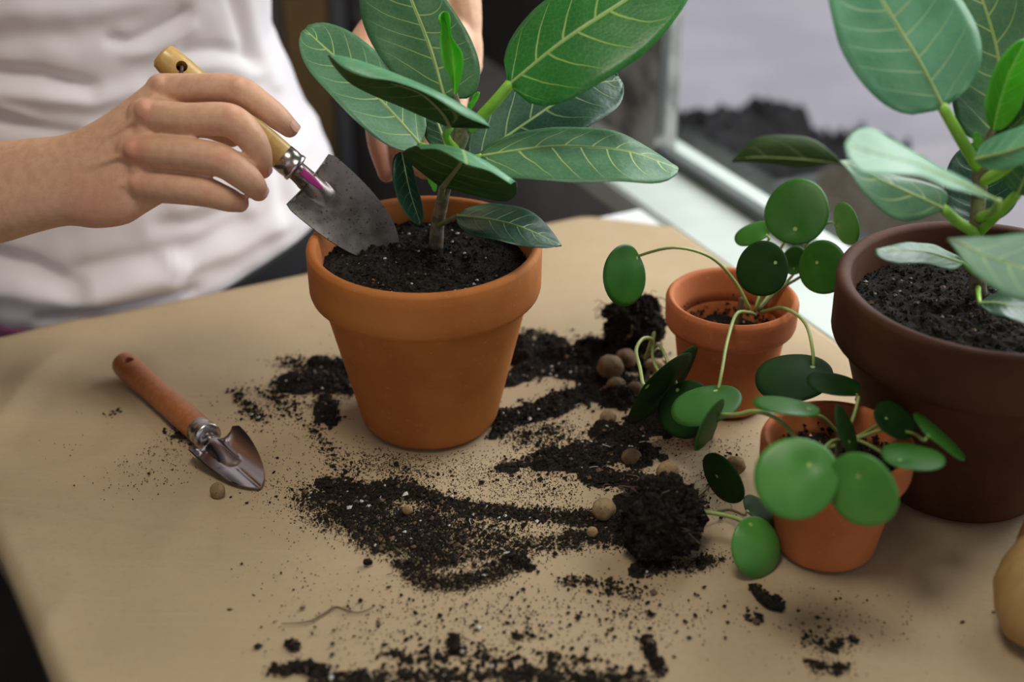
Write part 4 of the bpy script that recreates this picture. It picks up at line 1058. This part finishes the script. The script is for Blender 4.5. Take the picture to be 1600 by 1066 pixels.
for s in (-1, 1):
    tr.tube([pp(s * .092, 0, -.16), pp(s * .098, -.01, -.42), pp(s * .098, .012, -.765)], [.095, .078, .065], sides=30, n=20)
tr.build('trousers', [M['denim']], person)
hr = MB(); hr.ball((0, 0, 0), 1, 28, 18)
hr.v = [tuple(pp(0, .012, .765) + PX * (d[0] * .083) + PY * (max(d[1], -.72) * .10) + Vector((0, 0, max(d[2], -.35 - .4 * (d[1] > .1)) * .098))) for d in hr.v]
hr.build('hair', M['hair'], person)
for s in (-1, 1):
    sb = MB(); sb.tube([pp(s * .096, .05, -.795), pp(s * .098, -.05, -.79), pp(s * .10, -.17, -.802)], [.036, .041, .030], sides=20, n=14, flat=(Vector((0, 0, 1)), .62)); sb.build('shoe', M['denim'], person)

# ------------------------------------------------------------------ seedlings pulled out of their pots
def root_ball(parent, c, r, sc, seed, ncr=260):
    c = Vector(c); mb = MB(); rg = random.Random(seed)
    fn = lambda d: 1 + .30 * noise.noise(d * 2.2 + Vector((seed, 0, 0))) + .16 * noise.noise(d * 6 + Vector((0, seed, 0))) + .12 * noise.noise(d * 15) + .07 * noise.noise(d * 34)
    mb.ball(c, r, 72, 48, fn=fn, sc=sc)
    for _ in range(ncr):
        d = Vector((rg.gauss(0, 1), rg.gauss(0, 1), rg.gauss(0, 1))).normalized(); q = fn(d) * r
        p = c + Vector((d.x * sc[0], d.y * sc[1], d.z * sc[2])) * q
        if p.z > .001: crumb(mb, p, rg.uniform(.0006, .0020), rg, 0 if rg.random() < .92 else 1, 1)
    for _ in range(14):   # hair roots
        d = Vector((rg.gauss(0, 1), rg.gauss(0, 1), abs(rg.gauss(0, .6)))).normalized(); q = fn(d) * r
        p = c + Vector((d.x * sc[0], d.y * sc[1], d.z * sc[2])) * q
        mb.tube([p - d * .003, p + d * .004 + Vector((rg.uniform(-.004, .004), rg.uniform(-.004, .004), .001)), p + d * .006 + Vector((rg.uniform(-.008, .008), rg.uniform(-.008, .008), -.004))], .0003, sides=4, n=6, m=1)
    mb.v = [(x, y, max(z, .0003)) for (x, y, z) in mb.v]
    return mb.build('root_ball', [M['soil'], M['crumb_lt']], parent, smooth=False)
q = T(1028, 868)
s1 = empty('uprooted_seedling', q, 'uprooted round-leaved seedling with dark root ball lying at the front', 'seedling')
c1 = Vector((q.x + .002, q.y + .008, .027)); root_ball(s1, c1, .0275, (1.0, 1.0, 1.05), 4)
pil_leaf(s1, 1181, 856, .985, 48, 42, 105, -1, ('pil_lt', 'pil_under'), attach=(1168, 815), path=[(1150, 810, 1.0), (1115, 802, 1.005), (1078, 800, 1.01), (1050, 808, 1.01)], dome=.42, r=(.0014, .0018))
pil_leaf(s1, 1130, 748, 1.025, 44, 22, 118, 1, ('pil_dk', 'pil_under'), attach=(1122, 745), path=[(1108, 760, 1.045), (1085, 780, 1.035), (1065, 800, 1.02)], dome=.05, r=(.001, .0012), pmat='pil_pet_dk')
pil_leaf(s1, 1192, 802, 1.015, 38, 16, -38, 1, ('pil_dk', 'pil_under'), attach=(1165, 795), path=[(1140, 797, 1.03), (1110, 802, 1.03), (1070, 806, 1.015)], dome=.05, r=(.0009, .0011), pmat='pil_pet_dk')
q = T(992, 548)
s2 = empty('uprooted_seedling', q, 'uprooted seedling with tall ragged soil clump beside the small back pot', 'seedling')
root_ball(s2, Vector((q.x, q.y + .004, .022)), .024, (1.0, .9, 1.15), 9)
root_ball(s2, Vector((q.x - .016, q.y + .004, .036)), .011, (1.2, .9, .8), 12, 60).name = 'soil_clod'
root_ball(s2, Vector((q.x + .010, q.y + .004, .040)), .010, (1.0, .9, 1.2), 13, 60).name = 'soil_clod'
pil_leaf(s2, 1030, 608, 1.085, 72, 26, 48, -1, ('pil_dk', 'pil_dk'), attach=(1008, 604), path=[(1000, 575, 1.10), (994, 548, 1.11), (1004, 530, 1.12), (1018, 532, 1.13), (1008, 560, 1.16)], dome=.04, r=(.0014, .0016))
pil_leaf(s2, 1072, 640, 1.085, 46, 40, 60, 1, ('pil_dk', 'pil_dk'), attach=(1060, 610), path=[(1045, 570, 1.11), (1030, 540, 1.13), (1012, 555, 1.16)], dome=.08, r=(.0012, .0014))
pil_leaf(s2, 1058, 585, 1.10, 52, 20, 55, -1, ('pil_dk', 'pil_dk'), attach=(1045, 600), path=[(1020, 560, 1.13), (1022, 520, 1.14), (1010, 556, 1.16)], dome=.05, r=(.0012, .0014))

# ------------------------------------------------------------------ clay pellets
M['clay_shaded'] = simple('shade_darkened_clay', (.085, .050, .022), .9, c2=(.16, .10, .046), scale=110, bump=.4)  # browner clay copy; the shade on these pellets is put into its colour
def pebble(px, py, rpx, label, seed, sc=(1, 1, .9), z=0.0, mat='clay', group='clay pellets'):
    D = (T(px, py + rpx * .6, z) - CAM).dot(FWD); r = rpx * D / FPX
    c = T(px, py + rpx * .55, z); c = Vector((c.x, c.y, z + r * sc[2] * .97))
    o = MB().ball(c, r, 26, 18, fn=lambda d: 1 + .07 * noise.noise(d * 2 + Vector((seed, 0, 0))) + .03 * noise.noise(d * 7 + Vector((0, seed, 0))), sc=sc).build('clay_pellet', M[mat], origin=(c.x, c.y, z))
    return tag(o, label, 'pellet', group)
pebble(341, 770, 12.5, 'round tan clay pellet alone just below the lying trowel', 1, (.95, .95, 1.05))
pebble(1148, 730, 16, 'olive clay pellet beside the upright dark leaf near the front pot', 2)
pebble(943, 799, 19, 'large pale tan clay pellet at the left of the front root ball', 3)
pebble(950, 655, 13, 'small pale clay pellet in the dark soil left of the seedling leaves', 4)
pebble(953, 578, 21, 'biggest brown clay pellet in the shaded soil below the ragged clump', 5, z=.004, mat='clay_shaded')
pebble(977, 564, 17, 'brown clay pellet tucked behind the biggest shaded pellet', 6, z=.004, mat='clay_shaded')
pebble(962, 607, 16, 'half buried brown clay pellet below the biggest shaded pellet', 7, z=-.003, mat='clay_shaded')
pebble(992, 612, 14, 'half buried clay pellet touching the shaded leaf edge', 8, z=-.003, mat='clay_shaded')
pebble(1043, 740, 18, 'mottled clay pellet above the front root ball', 9)
pebble(1040, 768, 15, 'dim clay pellet wedged against the top of the front root ball', 10)
pebble(986, 718, 16, 'brown clay pellet half sunk in the soil right of centre', 11, z=-.004, mat='clay_shaded')
pebble(637, 798, 8.5, 'tiny greyish pellet in the soil patch in front of the orange pot', 12)
pebble(1096, 678, 19, 'dark brown pellet behind the hanging leaf by the front pot', 13, mat='clay_shaded')
pebble(925, 833, 9, 'little brown pellet below the large pale pellet', 14)
pebble(1022, 572, 13, 'pale pinkish stone in shade beside the small back pot', 15, sc=(1.2, .8, .8), mat='clay')
pebble(575, 879, 7, 'small black seed on clean paper left of the soil', 16, sc=(1.1, .8, .8), mat='soil', group=None)

# ------------------------------------------------------------------ wooden tool end at the right edge
wa, wb_ = W(1630, 926, .919), W(1672, 740, .962)
wax = (wb_ - wa).normalized()
wr = empty('wooden_pestle', T(1610, 1000), 'tan bulb-ended wooden tool at the right edge of the table', 'pestle')
bz = 0.0
MB().lathe([(.0001, -.038), (.010, -.037), (.019, -.032), (.027, -.018), (.0315, 0), (.0295, .014), (.0255, .024), (.0235, .030)], wa, wax, 40).build('bulb', wood_mat('tan_wood', (.34, .20, .07), (.44, .28, .11), wax, .55, .5, .05), wr)
MB().lathe([(.0225, .024), (.0235, .032), (.0215, .05), (.0185, .08), (.0165, .12), (.012, .14), (.0001, .142)], wa, wax, 40).build('shaft', wood_mat('tan_wood_shaded', (.20, .10, .04), (.27, .15, .06), wax, .55, .5, .05), wr)  # neck shading put into a darker copy of the bulb's wood

# ------------------------------------------------------------------ spilled soil
STROKES = [  # polyline, half width, mound height (m), crumbs, fine specks
    ([(465, 598), (500, 592), (540, 580)], 24, .005, 360, 700), ([(495, 568), (530, 572), (550, 580)], 11, .004, 120, 200), ([(505, 620), (512, 655)], 12, .004, 140, 200), ([(425, 608), (455, 640)], 16, 0, 170, 300), ([(440, 570), (470, 565)], 12, 0, 60, 120),
    ([(372, 610), (390, 640), (410, 655)], 9, 0, 110, 180), ([(480, 655), (500, 690), (545, 745)], 12, 0, 90, 450), ([(510, 600), (545, 610)], 12, .002, 80, 150),
    ([(815, 548), (880, 552), (950, 552), (1000, 560)], 26, .009, 560, 700), ([(795, 592), (840, 575), (900, 580)], 15, .005, 220, 350), ([(820, 520), (860, 528)], 8, .001, 50, 80),
    ([(770, 662), (830, 645), (920, 615), (990, 600)], 18, .006, 460, 900), ([(940, 590), (1000, 640), (1040, 660)], 28, .008, 320, 300), ([(770, 680), (800, 650)], 9, .004, 60, 120),
    ([(790, 731), (850, 716), (930, 695), (1000, 685)], 10, .003, 300, 900), ([(850, 722), (940, 712), (1010, 712)], 20, .007, 460, 900), ([(930, 748), (990, 752), (1040, 770)], 16, .005, 300, 600), ([(950, 680), (990, 690)], 20, .008, 160, 160),
    ([(480, 780), (540, 775), (600, 785)], 20, 0, 420, 2800), ([(510, 755), (560, 765), (620, 770)], 12, .0022, 240, 1200), ([(620, 752), (650, 772), (700, 788), (760, 800), (860, 806), (950, 812)], 13, .0016, 800, 3600), ([(500, 800), (580, 815), (660, 810), (720, 815)], 22, .0, 560, 4600),
    ([(570, 840), (640, 852), (700, 850)], 18, 0, 380, 3200), ([(620, 825), (720, 838), (800, 832)], 24, 0, 320, 3200), ([(650, 875), (720, 872)], 14, 0, 120, 1500), ([(540, 800), (600, 790)], 12, .002, 120, 500), ([(640, 895), (680, 912), (740, 905), (800, 885)], 12, 0, 140, 3600), ([(740, 868), (820, 855), (900, 845)], 17, 0, 200, 1700), ([(797, 874), (830, 884)], 8, .005, 60, 60), ([(620, 880), (660, 885)], 6, .0015, 50, 200),
    ([(890, 838), (960, 838), (1000, 850)], 16, .001, 260, 1100), ([(960, 800), (985, 830)], 18, .005, 220, 300), ([(1000, 890), (1050, 882)], 12, .005, 120, 200), ([(1075, 885), (1120, 870)], 12, 0, 70, 450), ([(1070, 770), (1100, 790)], 18, 0, 40, 260),
    ([(430, 1048), (470, 1040), (500, 1050)], 10, .002, 120, 120), ([(500, 1062), (640, 1060), (780, 1056), (900, 1064), (1010, 1062)], 17, .0008, 700, 700), ([(600, 1030), (720, 1020), (830, 1040), (930, 1035)], 20, 0, 260, 300),
    ([(1010, 998), (1020, 1025), (1032, 1052)], 6, .004, 110, 60), ([(708, 1000), (712, 1018)], 5, .003, 30, 20), ([(455, 1005), (462, 1012)], 5, .002, 26, 20),
    ([(1175, 915), (1195, 935), (1222, 948)], 5, .003, 70, 60), ([(1170, 955), (1185, 975)], 9, 0, 30, 30), ([(1260, 1000), (1310, 1010), (1330, 1000)], 14, 0, 70, 120), ([(1270, 1040), (1320, 1045)], 14, 0, 60, 120),
    ([(880, 905), (950, 915), (1010, 930)], 12, 0, 110, 300), ([(540, 470), (560, 480)], 3, 0, 2, 5), ([(170, 650), (190, 640)], 5, 0, 10, 50), ([(270, 670), (290, 690)], 10, 0, 30, 130),
    ([(830, 690), (900, 680)], 22, 0, 60, 700), ([(800, 690), (870, 665)], 14, 0, 80, 360), ([(700, 740), (800, 755), (880, 770)], 26, 0, 30, 2200), ([(560, 720), (660, 740)], 20, 0, 12, 1100)]
SPARSE = [((250, 720), 120, 60, 10, 420), ((420, 760), 80, 60, 20, 420), ((620, 960), 200, 50, 26, 260), ((800, 960), 180, 60, 70, 420), ((1000, 960), 120, 50, 60, 320), ((720, 1000), 220, 40, 70, 300), ((1290, 980), 90, 60, 26, 160),
          ((1090, 760), 50, 60, 16, 260), ((1130, 700), 60, 25, 6, 120), ((1040, 690), 50, 25, 10, 220), ((600, 560), 200, 60, 4, 60), ((450, 900), 160, 90, 6, 160), ((1450, 980), 80, 50, 2, 20), ((700, 720), 140, 25, 0, 420), ((420, 640), 80, 50, 30, 220)]
def pot_clear(p):
    for c, r in ((PC, .056), (BC, .065), (BPC, .038), (FPC, .037)):
        if (p.x - c.x) ** 2 + (p.y - c.y) ** 2 < r * r: return False
    return True
def seg_dist(px, py, pl, ky=1.75):
    best = 1e9
    for (x0, y0), (x1, y1) in zip(pl[:-1], pl[1:]):
        dx, dy = x1 - x0, (y1 - y0) * ky; qx, qy = px - x0, (py - y0) * ky
        t = max(0, min(1, (qx * dx + qy * dy) / (dx * dx + dy * dy + 1e-9))); best = min(best, (qx - dx * t) ** 2 + (qy - dy * t) ** 2)
    return math.sqrt(best)
KY = 1.75
def mound_height(x, y):
    px, py = proj((x, y, 0)); h = 0.0
    nz = noise.noise(Vector((x * 45, y * 45, 0))) * .55 + noise.noise(Vector((x * 120, y * 120, 3))) * .40 + noise.noise(Vector((x * 330, y * 330, 7))) * .22
    for pl, hw, hh, a_, b_ in STROKES:
        if hh <= 0: continue
        xs = [p[0] for p in pl]; ys = [p[1] for p in pl]; R = hw * 2.6
        if px < min(xs) - R or px > max(xs) + R or py < min(ys) - R or py > max(ys) + R: continue
        d = seg_dist(px, py, pl) / (hw * 1.35)
        if d < 2.0: h = max(h, hh * (.75 - d * d * .75 + nz * 1.9))
    return h
mnd = MB(); step = .0022
x0, x1, y0, y1 = -.30, .24, .655, 1.16
nx, ny = int((x1 - x0) / step), int((y1 - y0) / step)
Hm = np.zeros((nx + 1, ny + 1))
for i in range(nx + 1):
    for j in range(ny + 1): Hm[i, j] = mound_height(x0 + i * step, y0 + j * step)
idx = {}; vv = []; ff = []
def vid(i, j):
    if (i, j) not in idx:
        idx[(i, j)] = len(vv); x, y = x0 + i * step, y0 + j * step
        hj = Hm[i, j]
        vv.append((x + .0007 * noise.noise(Vector((x * 900, y * 900, 1))), y + .0007 * noise.noise(Vector((x * 900, y * 900, 9))), max(-.0012, min(hj, .012)) + (.0007 * noise.noise(Vector((x * 700, y * 700, 5))) if hj > .0004 else 0)))
    return idx[(i, j)]
for i in range(nx):
    for j in range(ny):
        if max(Hm[i, j], Hm[i + 1, j], Hm[i, j + 1], Hm[i + 1, j + 1]) > .0008:
            c = Vector((x0 + (i + .5) * step, y0 + (j + .5) * step, 0))
            if pot_clear(c): ff.append((vid(i, j), vid(i + 1, j), vid(i + 1, j + 1), vid(i, j + 1)))
mnd.add(vv, ff)
rg = random.Random(21)
def hat(x, y):
    i, j = (x - x0) / step, (y - y0) / step
    if 0 <= i < nx and 0 <= j < ny: return max(0.0, min(.014, Hm[int(i), int(j)]))
    return 0.0
def put(px, py, fine, big=1.0):
    p = T(px, py)
    if not pot_clear(p): return
    z = hat(p.x, p.y) - .0002
    r = rg.random(); m = 1 if r < .90 else (2 if r < .985 else 3)
    if fine: tiny(mnd, (p.x, p.y, z), rg.uniform(.00030, .00085), rg, m if m != 3 else 2)
    else:
        s = rg.uniform(.0006, .0017) * big * (1.8 if rg.random() < .07 else 1)
        crumb(mnd, (p.x, p.y, z + s * .4), s, rg, m)
for pl, hw, hh, ncr, nf in STROKES:
    L = [math.hypot(b[0] - a[0], b[1] - a[1]) for a, b in zip(pl[:-1], pl[1:])]; tot = sum(L)
    for k in range(ncr + nf):
        t = rg.random() * tot; i = 0
        while i < len(L) - 1 and t > L[i]: t -= L[i]; i += 1
        f = t / max(L[i], 1e-6); a, b = pl[i], pl[i + 1]
        sp_ = hw * (.85 if k < ncr else 1.15)
        put(a[0] + (b[0] - a[0]) * f + rg.gauss(0, sp_), a[1] + (b[1] - a[1]) * f + rg.gauss(0, sp_ / KY), k >= ncr, 1.2 if a[1] > 980 else 1.0)
for (c, rx, ry, ncr, nf) in SPARSE:
    for k in range(ncr + nf): put(c[0] + rg.gauss(0, rx * .55), c[1] + rg.gauss(0, ry * .55), k >= ncr)
# pale hair roots and fibres lying in it
for _ in range(46):
    if rg.random() < .7: px, py = rg.gauss(960, 55), rg.gauss(745, 28)
    else: px, py = rg.uniform(520, 1000), rg.uniform(780, 1000)
    p = T(px, py); z = hat(p.x, p.y) + .0008; a = rg.random() * 6.28; ln = rg.uniform(.003, .008)
    d = Vector((math.cos(a), math.sin(a), 0)); s = Vector((-d.y, d.x, 0)) * rg.uniform(-.003, .003)
    mnd.tube([p + Vector((0, 0, z)), p + d * ln * .5 + s + Vector((0, 0, z + .001)), p + d * ln + Vector((0, 0, z))], .00028, sides=4, n=7, m=2 if rg.random() < .6 else 3)
o = mnd.build('spilled_soil', [M['soil'], M['crumb'], M['crumb_lt'], M['perlite']], smooth=False, origin=T(760, 760))
tag(o, 'dark potting soil spilled in patches over the kraft paper', 'soil', kind='stuff')
# a long dry rootlet on the clean paper and a dark twig
pts = [T(x, y, .0008) for x, y in ((440, 975), (480, 972), (505, 960), (524, 949), (545, 955), (562, 957), (582, 950))]
tag(MB().tube(pts, [.0003, .0005, .0006, .0007, .0005, .0004, .0003], sides=6).build('rootlet', M['crumb_lt'], origin=pts[0]), 'thin dry rootlet lying on clean paper at the front left', 'root')
pts = [T(1176, 918, .003), T(1190, 932, .004), T(1204, 944, .003), T(1224, 950, .003)]
tag(MB().tube(pts, [.0022, .0032, .0038, .003], sides=9, n=14).build('soil_twig', M['crumb'], origin=pts[0]), 'dark soil-caked twig in front of the domed green leaf', 'twig')
